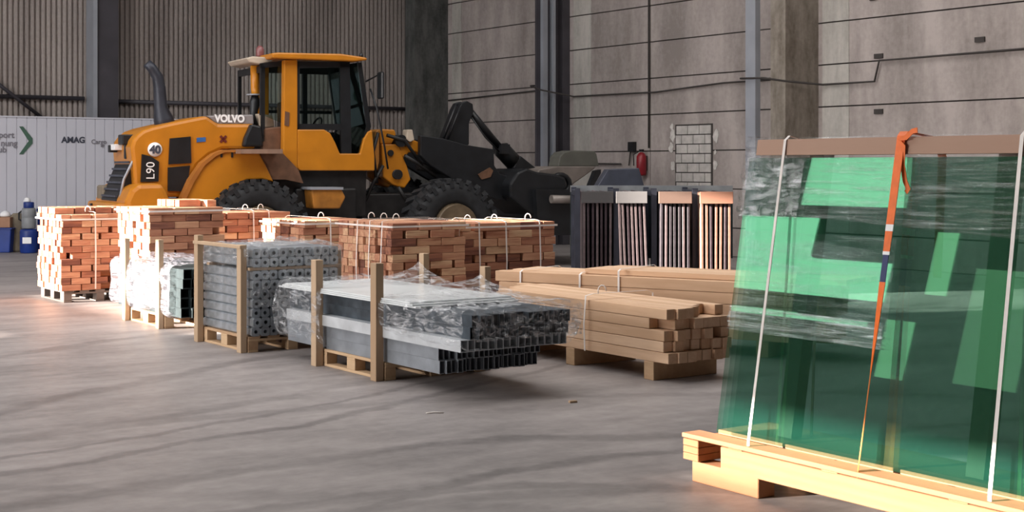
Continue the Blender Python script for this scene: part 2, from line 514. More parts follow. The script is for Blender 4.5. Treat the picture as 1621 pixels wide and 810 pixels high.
# right wall of concrete panels
PH, PZ = .727, 1.263
def right_wall():
    m = MB().box2((U1 + .04, V0, 0), (U1 + .25, V1 + .2, ZT))
    o = struct('wall_right', m, M['joint'])
    pan = MB()
    vcuts = [V0, 4.0, 10.5, 16.9, 21.74, 23.9, 24.8, 29.6, V1]
    zc = [0, PZ - PH] + [PZ + PH * i for i in range(0, 12)] + [ZT]
    for i, (a, b) in enumerate(zip(vcuts, vcuts[1:])):
        for c, d in zip(zc, zc[1:]):
            g = .012
            pan.box2((U1, a + .012, c + g), (U1 + .05, b - .012, d - g))
    pan.build('concrete_panel', M['concrete'], o)
    strip = MB()
    for a, b in ((16.55, 17.15), (23.65, 24.25), (28.7, 29.1)):
        for c, d in zip(zc, zc[1:]):
            strip.box2((U1 - .012, a, c + .012), (U1, b, d - .012))
    strip.build('pale_strip', M['concrete_lite'], o)
    # block infill with a plaster edge
    inf = MB(); pl = MB(); gr = MB()
    v0, v1, z0, z1 = 19.94, 20.95, 1.2, 2.48
    gr.box2((U1 - .02, v0 - .02, z0), (U1 - .001, v1 + .02, z1 + .02))
    rows = 7; bh = (z1 - z0) / rows
    for r in range(rows):
        x = v0 - (.16 if r % 2 else 0)
        while x < v1 - .01:
            a, b = max(x, v0), min(x + .33, v1)
            if b - a > .03: inf.box2((U1 - .035, a + .01, z0 + r * bh + .01), (U1 - .012, b - .01, z0 + (r + 1) * bh - .01))
            x += .33
    gr.build('infill_joint', M['joint'], o)
    inf.build('block_infill', M['brick_infill'], o)
    for (cv, cz, s) in ((21.05, 2.3, .12), (21.1, 2.05, .1), (21.05, 1.7, .1), (19.82, 2.25, .12), (19.85, 1.7, .09), (21.08, 2.45, .07), (19.85, 1.95, .05)):
        n = 11
        pts = [(cv + math.cos(k / n * 6.283) * s * random.uniform(.5, 1.1) * .8, cz + math.sin(k / n * 6.283) * s * random.uniform(.7, 1.3)) for k in range(n)]
        pl.prism(pts, U1 - .014, U1 - .002, 'yz')
    pl.build('plaster_smear', M['plaster'], o)
    hk = MB()
    for (v, z) in ((15.9, 3.52), (15.9, 2.6), (16.0, 4.5), (13.9, 3.65)):
        hk.box2((U1 - .03, v - .09, z - .04), (U1, v + .09, z + .04))
    hk.build('wall_recess', M['joint'], o)
right_wall()

# columns on the right wall
def trim(n, mb, m):
    o = mb.build('trim_%d' % n, m, None, W(0, 0), TH); o['kind'] = 'structure'; return o
t = trim(1, MB().box2((17.73, 17.25, 0), (U1, 17.6, ZT)), M['concrete_col'])
MB().box2((17.9, 17.66, 0), (18.3, 17.72, ZT)).build('steel_post', M['joint'], t)
MB().box2((17.5, 17.74, 0), (17.62, 17.98, ZT)).build('steel_channel', M['galv'], t)
t = trim(2, MB().box2((18.35, 24.4, 0), (U1, 24.75, ZT)), M['col_dark'])
m = MB().box2((17.73, 24.5, 0), (18.3, 24.56, ZT)); m.build('web_plate', M['col_dark'], t)
m = MB().box2((17.83, 24.4, 0), (17.95, 24.5, ZT)); m.build('flange', M['galv'], t)
m = MB().box2((18.07, 24.36, 0), (18.13, 24.5, ZT)); m.build('flange', M['galv'], t)
t = trim(3, MB().box2((17.6, 29.3, 0), (U1, 29.75, ZT)), M['concrete_dark'])
# columns and rails on the back wall
t = trim(4, MB().box2((9.95, 29.55, 0), (10.42, 29.98, ZT)), M['col_dark'])
MB().box2((9.86, 29.5, 0), (9.95, 29.95, ZT)).build('flange', M['galv'], t)
m = MB().tube([(U0, 29.9, 3.12), (9.8, 29.9, 3.12)], .045, 8); m.tube([(10.42, 29.9, 3.08), (U1 - .4, 29.9, 3.08)], .045, 8)
trim(5, m, M['col_dark'])
trim(6, MB().tube([(7.2, 29.88, 4.0), (8.9, 29.88, 2.7)], .04, 6), M['col_dark'])

# cables and pipes on the right wall
def wall_line(name, pts, r, mat, label, cat):
    return tag(MB().tube([W(*p) for p in pts], r, 6).build(name, mat), label, cat)
c = wall_line('wall_cable', [(U1 - .05, 29.2, 3.28), (U1 - .05, 25.6, 3.36), (U1 - .05, 24.85, 3.47), (17.68, 24.65, 3.4), (17.68, 24.3, 3.3), (U1 - .05, 24.2, 3.18), (U1 - .05, 21.5, 3.16), (U1 - .05, 19.6, 3.25), (U1 - .05, 18.0, 3.25),
                              (17.45, 18.05, 3.22), (17.45, 17.5, 3.2), (17.66, 17.2, 3.14), (U1 - .06, 17.1, 3.1), (U1 - .06, 15.95, 3.1), (U1 - .06, 15.85, 3.44), (U1 - .06, 12.0, 3.455)],
              .018, M['joint'], 'long dark cable running along the concrete wall past the columns', 'cable')
wall_line('conduit_pipe', [(U1 - .04, 21.74, ZT - .1), (U1 - .04, 21.74, 2.05)], .02, M['joint'], 'thin dark vertical conduit above the red fire extinguisher', 'pipe')
wall_line('wall_rail', [(U1 - .06, 24.1, 1.75), (U1 - .06, 22.6, 1.73)], .022, M['joint'], 'short dark horizontal rail low on the wall behind the bucket', 'rail')

def extinguisher():
    r = empty('fire_extinguisher', W(U1 - .14, 21.85, 1.5), TH, 'red fire extinguisher hung on the concrete wall left of the block infill', 'fire extinguisher')
    MB().lathe([(.08, 0), (.1, .03), (.1, .38), (.06, .45), (.025, .47)], n=20).build('cylinder', M['red'], r)
    MB().box((0, 0, .5), (.05, .1, .05)).tube([(-.03, .03, .49), (-.12, .1, .42), (-.1, .12, .2)], .012, 6).build('valve_hose', M['black_paint'], r)
    MB().box((.1, 0, .25), (.06, .06, .3)).build('bracket', M['joint'], r)
    s = empty('wall_junction_box', W(U1 - .05, 22.25, 2.0), TH, 'small black junction box with cables beside the fire extinguisher', 'junction box')
    MB().box((0, 0, .08), (.1, .16, .2)).build('housing', M['black_paint'], s)
    MB().tube([(0, .05, 0), (0, .1, -.3)], .015, 6).build('cable_tail', M['joint'], s)
extinguisher()

# ------------------------------------------------------------------ white partition with its lettering
def partition():
    m = MB(); dep = .012; per = .2
    a = 3.0
    while a < 12.0:
        m.box2((a + .008, 29.2, 0), (a + per - .008, 29.3, 2.67)); a += per
    m.box2((3.0, 29.215, 0), (12.0, 29.3, 2.66))
    m.box2((3.0, 29.18, 2.67), (12.0, 29.32, 2.70))
    p = m.build('partition_wall', M['partition'], None, W(0, 0), TH)
    tag(p, 'low white panelled partition wall with signs behind the loader', 'partition wall')
    R = (math.pi / 2, 0, 0)
    y = 29.19
    def X(px):   # position along the partition of a pixel column
        k = (px - 810) / F
        return (SUv(k))
    def SUv(k):
        # solve (u*CU - y*SU) = k*(u*SU + y*CU)
        return y * (SU + k * CU) / (CU - k * SU)
    def Z(px, py):
        u = SUv((px - 810) / F); D = u * SU + y * CU
        return HC + (262 - py) * D / F
    for s, px, py, size in (('sport', 22, 218, .17), ('nung', 27, 231, .17), ('ub', 10, 241, .17)):
        o = text(s, size, 'sign_lettering', M['ink_grey'], p, (X(px), y, Z(px, py)), R, bold=.004, align='RIGHT')
    ch = MB()
    P = [(30, 200), (36, 200), (51, 219), (51, 227), (36, 244), (30, 244), (45, 223)]
    ch.prism([(X(a_), Z(a_, b_)) for a_, b_ in P], y - .004, y + .01)
    ch.build('green_chevron', M['green_mark'], p)
    text('AMAG', .17, 'sign_lettering', M['ink'], p, (X(97), y, Z(97, 225.5)), R, bold=.006)
    text('Cargo', .13, 'sign_lettering', M['ink_grey'], p, (X(144), y, Z(144, 227.5)), R, bold=.003)
    text('ag', .09, 'sign_lettering', M['ink_grey'], p, (X(159), y, Z(159, 232.5)), R, bold=.003)
partition()

# ------------------------------------------------------------------ pallets
def pallet(u, v, du, dv, label, dark=False, group=None, mat=None, rz=TH, loc=None):
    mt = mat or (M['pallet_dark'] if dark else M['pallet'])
    r = empty('wooden_pallet', loc or W(u, v), rz, label, 'pallet', group)
    bw = .1
    for i, x in enumerate((0, du / 2 - bw / 2, du - bw)):
        MB().box2((x, 0, 0), (x + bw, dv, .022), .003).build('bottom_board', mt, r)
        for y in (0, dv / 2 - .07, dv - .14):
            MB().box2((x, y, .022), (x + bw, y + .14, .1), .003).build('block', mt, r)
    for y in (0, dv / 2 - .07, dv - .14):
        MB().box2((0, y, .1), (du, y + .14, .122), .003).build('cross_board', mt, r)
    n = 5
    for i in range(n):
        x = i * (du - .12) / (n - 1)
        MB().box2((x, 0, .122), (x + .12, dv, .144), .003).build('deck_board', mt, r)
    return r

def stakes(root, specs):
    for (x, y, h, tx, ty) in specs:
        MB().box2((x - tx / 2, y - ty / 2, .0), (x + tx / 2, y + ty / 2, h), .003).build('corner_stake', M['stake'], root)

# ------------------------------------------------------------------ stacks of short wood blocks
BLOCKS = []
def block_stack(key, u, v, du, dv, layers, H, nu, nv, zmin, extra=0, lean=0.0, seed=1):
    rr = random.Random(seed)
    L, Wd = du / nu, dv / nv
    for k in range(layers + (1 if extra else 0)):
        z = .144 + k * H
        odd = k % 2
        sh = -lean * (k / layers)
        cells = []
        edges = [0] + [(i + (.5 if odd else 0)) * L for i in range(1 if not odd else 0, nu)] + [du]
        edges = sorted(set(round(e, 4) for e in edges))
        for a, b in zip(edges, edges[1:]):
            if b - a < .05: continue
            for j in range(nv):
                if k == layers and (rr.random() > extra or (key == 'B' and (a < du * .25 or j > nv * .75)) or (key == 'A' and j < 2)): continue
                jx = rr.uniform(-.008, .008); jy = rr.uniform(-.006, .006)
                if j == 0: jy = rr.uniform(-.018, .008)
                if a == 0: jx = rr.uniform(-.025, .008)
                lx = b - a - .006 - (rr.random() < .18) * .035
                missing = (j == 0 or a == 0) and rr.random() < .035
                if missing: continue
                front = j == 0; left = a == 0; top = k >= layers - 1
                ci = edges.index(a)
                course = 'raised course' if k == layers else ('top course' if k == layers - 1 else ORD[layers - 1 - k] + ' course down')
                if front and left: where = 'at near corner'
                elif front: where = ORD[ci - 1] + ' from corner, right side'
                elif left: where = ORD[j - 1] + ' from corner, left side'
                else: where = ORD[j - 1] + ' row back, ' + ORD[ci - 1] + ' across'
                area_ = (front * lx * H + left * Wd * H * .75 + top * lx * Wd * .25)
                P = W(u + a, v + j * Wd)
                score = area_ / (P.y ** 2) * (1 if z + H > zmin else .02)
                BLOCKS.append(dict(key=key, lab='wood block, %s, %s, %s' % (course, where, STACKS[key]), score=score, c=(u + (a + b) / 2 + jx + sh, v + (j + .5) * Wd + jy, z + H / 2), d=(lx, Wd - .008, H - .004), r=rr.uniform(-.01, .01)))

STACKS = {'A': 'far left stack', 'B': 'tall sunlit stack', 'D1': 'narrow back stack', 'D2': 'half-hidden sunlit stack', 'D3': 'wide pinkish stack', 'D4': 'rightmost block stack'}
block_stack('A', 5.49, 17.6, .98, .97, 12, .079, 4, 8, 0, .8, seed=3)
block_stack('B', 6.0, 15.85, .92, 1.05, 13, .082, 3, 8, .62, .5, lean=.06, seed=4)
block_stack('D1', 7.2, 17.2, 1.2, 1.0, 11, .086, 4, 8, .75, 0, seed=5)
block_stack('D2', 7.86, 15.7, .95, 1.2, 10, .088, 3, 9, .72, 0, seed=6)
block_stack('D3', 7.69, 13.28, .95, 1.22, 11, .085, 3, 10, .42, 0, seed=8)
block_stack('D4', 8.72, 13.48, 1.3, 1.1, 10, .09, 4, 9, .42, 0, seed=9)
BLOCKS.sort(key=lambda b: -b['score'])
cube_cache = {}
def block_mesh(L, Wd, H):
    k = (round(L, 2), round(Wd, 2), round(H, 3))
    if k not in cube_cache:
        m = MB().box((0, 0, 0), (k[0], k[1], H), None, .003)
        bmesh.ops.recalc_face_normals(m.bm, faces=m.bm.faces)
        me = bpy.data.meshes.new('wood_block'); m.bm.to_mesh(me); m.bm.free(); me.materials.append(M['block'])
        cube_cache[k] = me
    return cube_cache[k]
for b in BLOCKS[:298]:
    o = bpy.data.objects.new('wood_block', block_mesh(*b['d']))
    o.location = W(*b['c']); o.rotation_euler = (0, 0, TH + b['r'])
    COL.objects.link(o)
    tag(o, b['lab'], 'wood block', 'wood blocks of the ' + STACKS[b['key']])
mass = MB()
for b in BLOCKS[298:]:
    mass.box(b['c'], b['d'])
tag(mass.build('wood_blocks_mass', M['block_mass'], None, W(0, 0), TH), 'the many other short reddish wood blocks filling the six stacks', 'wood blocks', None, 'stuff')
print('BLOCKS', len(BLOCKS))

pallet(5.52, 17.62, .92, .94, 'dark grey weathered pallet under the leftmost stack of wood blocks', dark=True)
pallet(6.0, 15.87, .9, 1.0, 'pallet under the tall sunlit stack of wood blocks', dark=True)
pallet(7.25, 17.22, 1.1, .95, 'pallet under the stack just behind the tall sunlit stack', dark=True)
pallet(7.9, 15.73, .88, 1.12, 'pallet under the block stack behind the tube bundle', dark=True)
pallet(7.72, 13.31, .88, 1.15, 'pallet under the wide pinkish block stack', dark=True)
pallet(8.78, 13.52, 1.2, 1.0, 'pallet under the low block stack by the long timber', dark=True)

def ribbon(pts, w, name, mat, label, cat, group=None, th=.0015):
    # thin flat band along pts; pts: (position, width direction)
    m = MB(); rows = []
    for p, d, nrm in pts:
        p, d, nrm = Vector(p), Vector(d).normalized(), Vector(nrm).normalized()
        rows.append([m.bm.verts.new(p + d * w / 2 * sx + nrm * th * sn) for sx, sn in ((-1, 0), (1, 0), (1, 1), (-1, 1))])
    for a, b in zip(rows, rows[1:]):
        for k in range(4):
            m.bm.faces.new((a[k], a[(k + 1) % 4], b[(k + 1) % 4], b[k]))
    m.bm.faces.new(rows[0]); m.bm.faces.new(rows[-1][::-1])
    return tag(m.build(name, mat), label, cat, group)

def band_v(u, v, dv, z0, z1, label, group=None, w=.018, du=.0, loop=True):
    """strap in the v-z plane over a stack whose -v face is at v (vertical strap on the face that looks along -v)"""
    e = .035
    pts = []
    X = W(1, 0) - W(0, 0)
    def n(a, b): return W(0, a, b) - W(0, 0, 0)
    for (vv, zz, nn) in ((v - e, z0, (-1, 0)), (v - e - .01, (z0 + z1) / 2, (-1, 0)), (v - e + .01, z1 + .01, (-1, .6)), (v + .05, z1 + .022, (0, 1)), (v + dv - .05, z1 + .022, (0, 1)), (v + dv + .02, z1, (1, .6)), (v + dv + .02, z0, (1, 0))):
        pts.append((W(u, vv, zz), X, n(*nn)))
    ribbon(pts, w, 'strapping_band', M['string'], label, 'strap', group)
    if loop:
        # knotted tail standing up
        c = W(u, v + .15, z1 + .02)
        pp = [c + Vector((math.cos(a) * .035 - .035, 0, math.sin(a) * .05)) + Vector((0, 0, .02)) for a in [x * .6 for x in range(0, 7)]]
        return tag(MB().tube(pp, .006, 5).build('strap_tail', M['string']), 'curled tail of the ' + ' '.join(label.split()[:10]), 'strap tail')

def band_h(u, v, du, dv, z, label, w=.02):
    e = .03
    pts = []
    Z = Vector((0, 0, 1))
    for (a, b, nn) in ((u - e, v + dv + e, (-1, 1)), (u - e, v - e + .02, (-1, -.4)), (u - e + .02, v - e, (-.4, -1)), (u + du + e - .02, v - e, (.4, -1)), (u + du + e, v - e + .02, (1, -.4)), (u + du + e, v + dv + e, (1, 1))):
        pts.append((W(a, b, z), Z, W(nn[0], nn[1]) - W(0, 0)))
    ribbon(pts, w, 'strapping_band', M['string'], label, 'strap')

band_v(5.9, 17.6, .97, .16, 1.10, 'white vertical strap around the far left block stack')
band_h(5.49, 17.6, .98, .97, 1.03, 'white horizontal strap around the top of the far left block stack')
band_h(5.95, 15.85, .97, 1.05, 1.17, 'white horizontal strap around the top of the tall sunlit block stack')
for i, uu in enumerate((7.86, 8.08)):
    band_v(uu, 17.2, 1.0, .16, 1.10, ('left' if i == 0 else 'right') + ' of two white straps on the stack behind the tall sunlit one')
band_v(8.2, 15.7, 1.2, .16, 1.03, 'white strap on the block stack behind the tube bundle')
band_h(7.86, 15.7, .95, 1.2, .985, 'white horizontal strap around the block stack behind the tube bundle')
def band_u(u, v, du, z0, z1, label, w=.018):
    e = .035; Y = W(0, 1) - W(0, 0); pts = []
    for (uu, zz, nn) in ((u - e, z0, (-1, 0)), (u - e - .01, (z0 + z1) / 2, (-1, 0)), (u - e + .01, z1 + .01, (-1, .6)), (u + .05, z1 + .022, (0, 1)), (u + du - .05, z1 + .022, (0, 1)), (u + du + .02, z1, (1, .6)), (u + du + .02, z0, (1, 0))):
        pts.append((W(uu, v, zz), Y, W(nn[0], 0, nn[1]) - W(0, 0)))
    ribbon(pts, w, 'strapping_band', M['string'], label, 'strap')
    c = W(u + .15, v, z1 + .02)
    pp = [c + Vector((math.cos(a) * .035, 0, math.sin(a) * .05)) + Vector((0, 0, .02)) for a in [x * .6 for x in range(0, 7)]]
    tag(MB().tube(pp, .006, 5).build('strap_tail', M['string']), 'curled tail of the ' + ' '.join(label.split()[:10]), 'strap tail')
band_u(7.69, 14.0, .95, .16, 1.085, 'left of three white straps around the wide pinkish block stack')
band_u(7.69, 13.72, .95, .16, 1.085, 'middle one of three white straps around the wide pinkish block stack')
band_u(7.69, 13.45, .95, .16, 1.085, 'right of three white straps around the wide pinkish block stack')
band_h(7.69, 13.28, .95, 1.22, 1.04, 'white horizontal strap around the top of the wide pinkish block stack')
for i, uu in enumerate((8.93, 9.3, 9.78)):
    band_v(uu, 13.48, 1.1, .16, 1.045, ('left', 'middle', 'right')[i] + ' vertical white strap on the low stack by the long timber')
band_h(8.72, 13.48, 1.3, 1.1, 1.0, 'white horizontal strap around the low stack by the long timber')

# ------------------------------------------------------------------ steel profiles and tubes
def add_me(m, name, mat):
    bmesh.ops.recalc_face_normals(m.bm, faces=m.bm.faces)
    me = bpy.data.meshes.new(name); m.bm.to_mesh(me); m.bm.free(); me.materials.append(mat); return me
def hollow(wd, h, t, L, name, mat, lip=False):
    """rectangular channel, length along y from 0 to L"""
    m = MB()
    o = [(-wd / 2, 0), (wd / 2, 0), (wd / 2, h), (-wd / 2, h)]
    i = [(-wd / 2 + t, t), (wd / 2 - t, t), (wd / 2 - t, h - t), (-wd / 2 + t, h - t)]
    V = {}
    for nm, P in (('o', o), ('i', i)):
        for y in (0, L):
            V[nm, y] = [m.bm.verts.new((p[0], y, p[1])) for p in P]
    for k in range(4):
        j = (k + 1) % 4
        m.bm.faces.new((V['o', 0][k], V['o', 0][j], V['o', L][j], V['o', L][k]))
        m.bm.faces.new((V['i', 0][k], V['i', 0][j], V['i', L][j], V['i', L][k]))
        for y in (0, L):
            m.bm.faces.new((V['o', y][k], V['o', y][j], V['i', y][j], V['i', y][k]))
    return add_me(m, name, mat)
def round_hollow(s, L, name, mat):
    m = MB(); n = 16
    def ring(r, sq, y):
        out = []
        for k in range(n):
            a = 2 * math.pi * (k + .5) / n
            c, q = math.cos(a), math.sin(a)
            k2 = 1 / max(abs(c), abs(q)) if sq else 1
            k2 = min(k2, 1.22)
            out.append(m.bm.verts.new((c * r * k2, y, q * r * k2 + s / 2)))
        return out
    a0, b0 = ring(s * .48, True, 0), ring(s * .48, True, L)
    a1, b1 = ring(s * .2, False, 0), ring(s * .2, False, L)
    for k in range(n):
        j = (k + 1) % n
        for q in ((a0[k], a0[j], b0[j], b0[k]), (a1[k], a1[j], b1[j], b1[k]), (a0[k], a0[j], a1[j], a1[k]), (b0[k], b0[j], b1[j], b1[k])):
            m.bm.faces.new(q)
    return add_me(m, name, mat)

def lay(me, name, u, v, z, n, pitch, label, cat, group, jit=.02, vend=0):
    for i in range(n):
        o = bpy.data.objects.new(name, me)
        o.location = W(u + (i + .5) * pitch, v + random.uniform(-jit, jit) + vend, z)
        o.rotation_euler = (0, 0, TH)
        COL.objects.link(o)
        tag(o, label.replace('#', ORD[i]), cat, group)

# bundle C: flat profiles in front
pc = pallet(5.6, 9.78, .95, 1.13, 'pale pallet with four corner stakes under the flat steel profile bundle')
stakes(pc, [(-.045, .05, .93, .07, .09), (-.045, 1.08, .90, .07, .09), (1.0, .07, .86, .06, .08), (1.0, 1.05, .92, .06, .08)])
lo1 = hollow(.046, .098, .004, 2.55, 'steel_channel', M['steel_mid'])
lo2 = hollow(.046, .088, .004, 2.95, 'steel_channel', M['steel_dark'])
mid = hollow(.062, .088, .005, 2.85, 'steel_channel', M['steel_lite'])
for r in range(2):
    lay(lo1, 'steel_channel', 5.62, 9.0, .146 + r * .099, 19, .048, 'dark thin channel, # from left, ' + ('bottom', 'second')[r] + ' layer of the flat profile bundle', 'steel channel', 'channels in the lower layers', .03)
lay(mid, 'steel_channel', 5.58, 8.66, .345, 15, .064, 'pale wide channel, # from left, middle layer of the flat profile bundle', 'steel channel', 'pale channels in the middle layer', .015)
for r in range(2):
    lay(lo2, 'steel_channel', 5.66 - (.0), 8.62, .435 + r * .089, 18, .048, 'dark thin channel, # from left, ' + ('fourth', 'top')[r] + ' layer of the flat profile bundle', 'steel channel', 'channels in the upper layers', .05)
for i in range(3):
    tag(MB().box2((5.56 + i * .004, 9.25 + i * .05, .618 + i * .014), (6.52, 11.62 - i * .06, .630 + i * .014), .001).build('white_sheet', M['white_sheet'], None, W(0, 0), TH),
        ['lowest white sheet under two others on top of the flat profile bundle', 'middle white sheet between two others on the flat profile bundle', 'topmost white sheet lying on the flat profile bundle'][i], 'metal sheet')

# bundle B2: tubes in cross section
pb = pallet(5.42, 11.96, .9, 1.08, 'pale pallet with stakes under the tall steel tube bundle')
stakes(pb, [(-.04, .05, .98, .06, .09), (-.04, 1.05, 1.03, .06, .09), (.94, .06, .9, .05, .08)])
MB().box2((-.08, .0, .945), (-.02, 1.1, .975), .002).build('top_batten', M['stake'], pb)
tb = round_hollow(.086, 1.12, 'steel_tube', M['steel_tube'])
for r in range(7):
    lay(tb, 'steel_tube', 5.44, 11.92 - (.012 if r % 2 else 0), .146 + r * .0855, 10, .087, 'grey tube, # from left, ' + ORD[r] + ' row from bottom of the tall tube bundle', 'steel tube', 'tubes below the batten', .012)
tag(MB().box2((5.42, 11.93, .746), (6.36, 11.99, .772), .002).build('cross_batten', M['stake'], None, W(0, 0), TH), 'thin wooden cross batten between rows of the steel tube bundle', 'batten')
tag(MB().box2((5.42, 12.85, .746), (6.36, 12.91, .772), .002).build('cross_batten', M['stake'], None, W(0, 0), TH), 'wooden cross batten at the far end of the steel tube bundle', 'batten')
for r in range(2):
    lay(tb, 'steel_tube', 5.44, 11.92, .774 + r * .0855, 10, .087, 'grey tube, # from left, ' + ('first', 'second')[r] + ' row above the batten of the tall tube bundle', 'steel tube', 'tubes above the batten', .02)

# bundle A2: wrapped profiles on the left
pa = pallet(5.5, 14.2, .85, 1.12, 'sunlit pale pallet with stakes under the white-wrapped bundle')
stakes(pa, [(-.035, .06, .93, .055, .09), (-.035, 1.06, .90, .055, .09), (.89, .08, .8, .05, .08)])
ga = hollow(.098, .098, .006, 1.85, 'steel_profile', M['steel_green'])
for r in range(5):
    lay(ga, 'steel_profile', 5.52, 13.78, .146 + r * .1, 8, .1, 'black green profile, # from left, ' + ORD[r] + ' row from bottom of the white-wrapped bundle', 'steel profile', 'profiles in the white-wrapped bundle', .05)

# stretch film wraps
def wrap(name, mat, u0, u1, z0, z1, va, vb, label, bulge=.02, amp=.02, nl=70, seed=0, bottom=True, fray=.0, drape=None):
    m = MB()
    n = 72
    per = 2 * ((u1 - u0) + (z1 - z0))
    cu, cz = (u0 + u1) / 2, (z0 + z1) / 2
    rings = []
    for i in range(nl + 1):
        f = i / nl
        v = va + (vb - va) * f
        ring = []
        for k in range(n):
            a = 2 * math.pi * k / n
            c, q = math.cos(a), math.sin(a)
            # superellipse section
            e = .22
            x = (abs(c) ** e) * (1 if c > 0 else -1) * (u1 - u0) / 2
            z = (abs(q) ** e) * (1 if q > 0 else -1) * (z1 - z0) / 2
            nn = noise.noise(Vector((x * 5 + seed, v * 3.0, z * 5))) + .6 * noise.noise(Vector((x * 14, v * 9 + seed, z * 14)))
            s = bulge + amp * nn
            vv = v + (fray * noise.noise(Vector((x * 9, seed, z * 9))) if i in (0, nl) else 0)
            ring.append(m.bm.verts.new((cu + x + c * s, vv, cz + z + q * s)))
        rings.append(ring)
    for a, b in zip(rings, rings[1:]):
        for k in range(n):
            f = m.bm.faces.new((a[k], a[(k + 1) % n], b[(k + 1) % n], b[k])); f.smooth = True
    o = m.build(name, mat, None, W(0, 0), TH)
    return tag(o, label, 'plastic film')
wrap('stretch_film', M['film_heavy'], 5.49, 6.36, .17, .66, 13.95, 15.72, 'crumpled white stretch film around the small sunlit bundle behind the tall tube bundle', .035, .035, seed=2, fray=.15)
wrap('stretch_film', M['film_thin'], 5.43, 6.33, .5, .945, 11.96, 13.0, 'thin clear film around the upper half of the tall tube bundle', .018, .02, seed=5, fray=.1)
wrap('stretch_film', M['film_mid'], 5.43, 6.33, .84, .95, 11.9, 12.9, 'shiny crumpled film cap over the top rows of the tall tube bundle', .03, .04, seed=6, fray=.1)
wrap('stretch_film', M['film_mid'], 5.56, 6.56, .2, .66, 10.75, 11.65, 'clear film around the far left end of the flat profile bundle', .035, .035, seed=9, fray=.15)
wrap('stretch_film', M['film_mid'], 5.56, 6.56, .40, .65, 8.55, 9.85, 'shiny wrinkled film around the near right end of the flat profile bundle', .03, .03, seed=11, fray=.12)
def end_film(u0, u1, z0, z1, v, mat, label, amp=.02, seed=0):
    m = MB(); nu, nz = 60, 24; rows = []
    for i in range(nu + 1):
        row = []
        for j in range(nz + 1):
            u = u0 + (u1 - u0) * i / nu; z = z0 + (z1 - z0) * j / nz
            row.append(m.bm.verts.new((u, v + amp * noise.noise(Vector((u * 9, z * 14, seed))) + amp * .5 * noise.noise(Vector((u * 30, z * 40, seed))), z)))
        rows.append(row)
    for a, b in zip(rows, rows[1:]):
        for j in range(nz):
            f = m.bm.faces.new((a[j], a[j + 1], b[j + 1], b[j])); f.smooth = True
    tag(m.build('stretch_film', mat, None, W(0, 0), TH), label, 'plastic film')
end_film(5.6, 6.58, .43, .66, 8.52, M['film_mid'], 'shiny film stretched over the upper channel ends of the flat profile bundle', .03, 3)
end_film(5.42, 6.34, .42, .95, 11.87, M['film_thin'], 'thin film over the upper tube ends of the tall tube bundle', .02, 5)
def tent(stake_uv, h, label):
    # film pulled up to a corner stake
    m = MB(); su, sv = stake_uv; n = 14
    base = []
    for k in range(n + 1):
        a = math.pi * (.0 + k / n)
        base.append((su - .02 - abs(math.sin(a)) * .35 * .9, sv - math.cos(a) * .62, .675))
    rows = []
    for j in range(8):
        f = j / 7
        row = []
        for b in base:
            g = f ** .55
            x = su - .05 + (b[0] - su + .05) * f; y = sv + (b[1] - sv) * f
            z = h + (.675 - h) * g + .01 * noise.noise(Vector((x * 20, y * 20, f)))
            row.append(m.bm.verts.new((x, y, z)))
        rows.append(row)
    for a, b in zip(rows, rows[1:]):
        for k in range(n):
            if a[k].co != a[k + 1].co or True:
                m.bm.faces.new((a[k], a[k + 1], b[k + 1], b[k]))
    bmesh.ops.remove_doubles(m.bm, verts=m.bm.verts, dist=1e-4)
    tag(m.build('stretch_film', M['film_mid'], None, W(0, 0), TH), label, 'plastic film')
tent((6.6, 10.83), .86, 'film pulled up into a tent at the far back stake of the flat profile bundle')
tent((6.6, 9.85), .80, 'film pulled up into a tent at the near back stake of the flat profile bundle')

# ------------------------------------------------------------------ long timber
def plank_obj(L, a, b, loc, rz, label, group):
    m = MB().box2((-a / 2, 0, 0), (a / 2, L, b), .003)
    o = m.build('timber_plank', M['plank'], None, loc, rz)
    return tag(o, label, 'timber plank', group)
fu, fv = 7.35, 8.42
rz = TH
for r in range(5):
    for i in range(7):
        a = .097; h = .086
        v = fv + random.uniform(-.03, .06); L = 2.42 + random.uniform(-.1, .1)
        if r == 4 and i < 4: v += random.uniform(.0, .03)
        if r == 4 and i >= 4: v += .22 if i % 2 else .1
        if r == 3 and i == 0: v += .16
        if (r, i) == (2, 5): v += .5
        plank_obj(L, a - .005, h - .004, W(fu + (i + .5) * a, v, .148 + r * h), TH,
                  'pale square timber, ' + ORD[i] + ' from left, ' + ORD[r] + ' layer from bottom, front long stack', 'timbers of the front long stack')
FR = math.atan2(-1.31, 2.04)    # rear stack runs at its own angle
def rear(x, y, z):              # local frame of the rear stack: x along, y away
    c, s = math.cos(FR), math.sin(FR)
    return Vector((-.147 + x * c - y * s, 14.08 + x * s + y * c, z))
for r in range(5):
    for i in range(5):
        off = random.uniform(-.04, .04); L = 3.3 + random.uniform(-.1, .1)
        h = .103
        lab, grp = 'pale timber, ' + ORD[i] + ' from front, ' + ORD[r] + ' layer from bottom, rear long stack', 'timbers of the rear long stack'
        plank_obj(L, .145, h - .004, rear(off, (i + .5) * .15, .148 + r * h), FR - math.pi / 2, lab, grp)
for i in range(4):
    plank_obj(2.6, .145, .05, rear(.98 + random.uniform(-.05, .05), .1 + (i + .5) * .15, .148 + 5 * .103), FR - math.pi / 2, 'thin pale board, ' + ORD[i] + ' from front, lying on top of the rear timber stack', 'boards on top of the rear timber stack')
def bearer(name, loc, rz, d, label):
    tag(MB().box((0, 0, d[2] / 2), d, None, .004).build(name, M['pallet'], None, loc, rz), label, 'wood bearer')
bearer('wood_bearer', W(fu + .34, fv + .22, 0), TH, (.68, .12, .146), 'wooden bearer under the near end of the front timber stack')
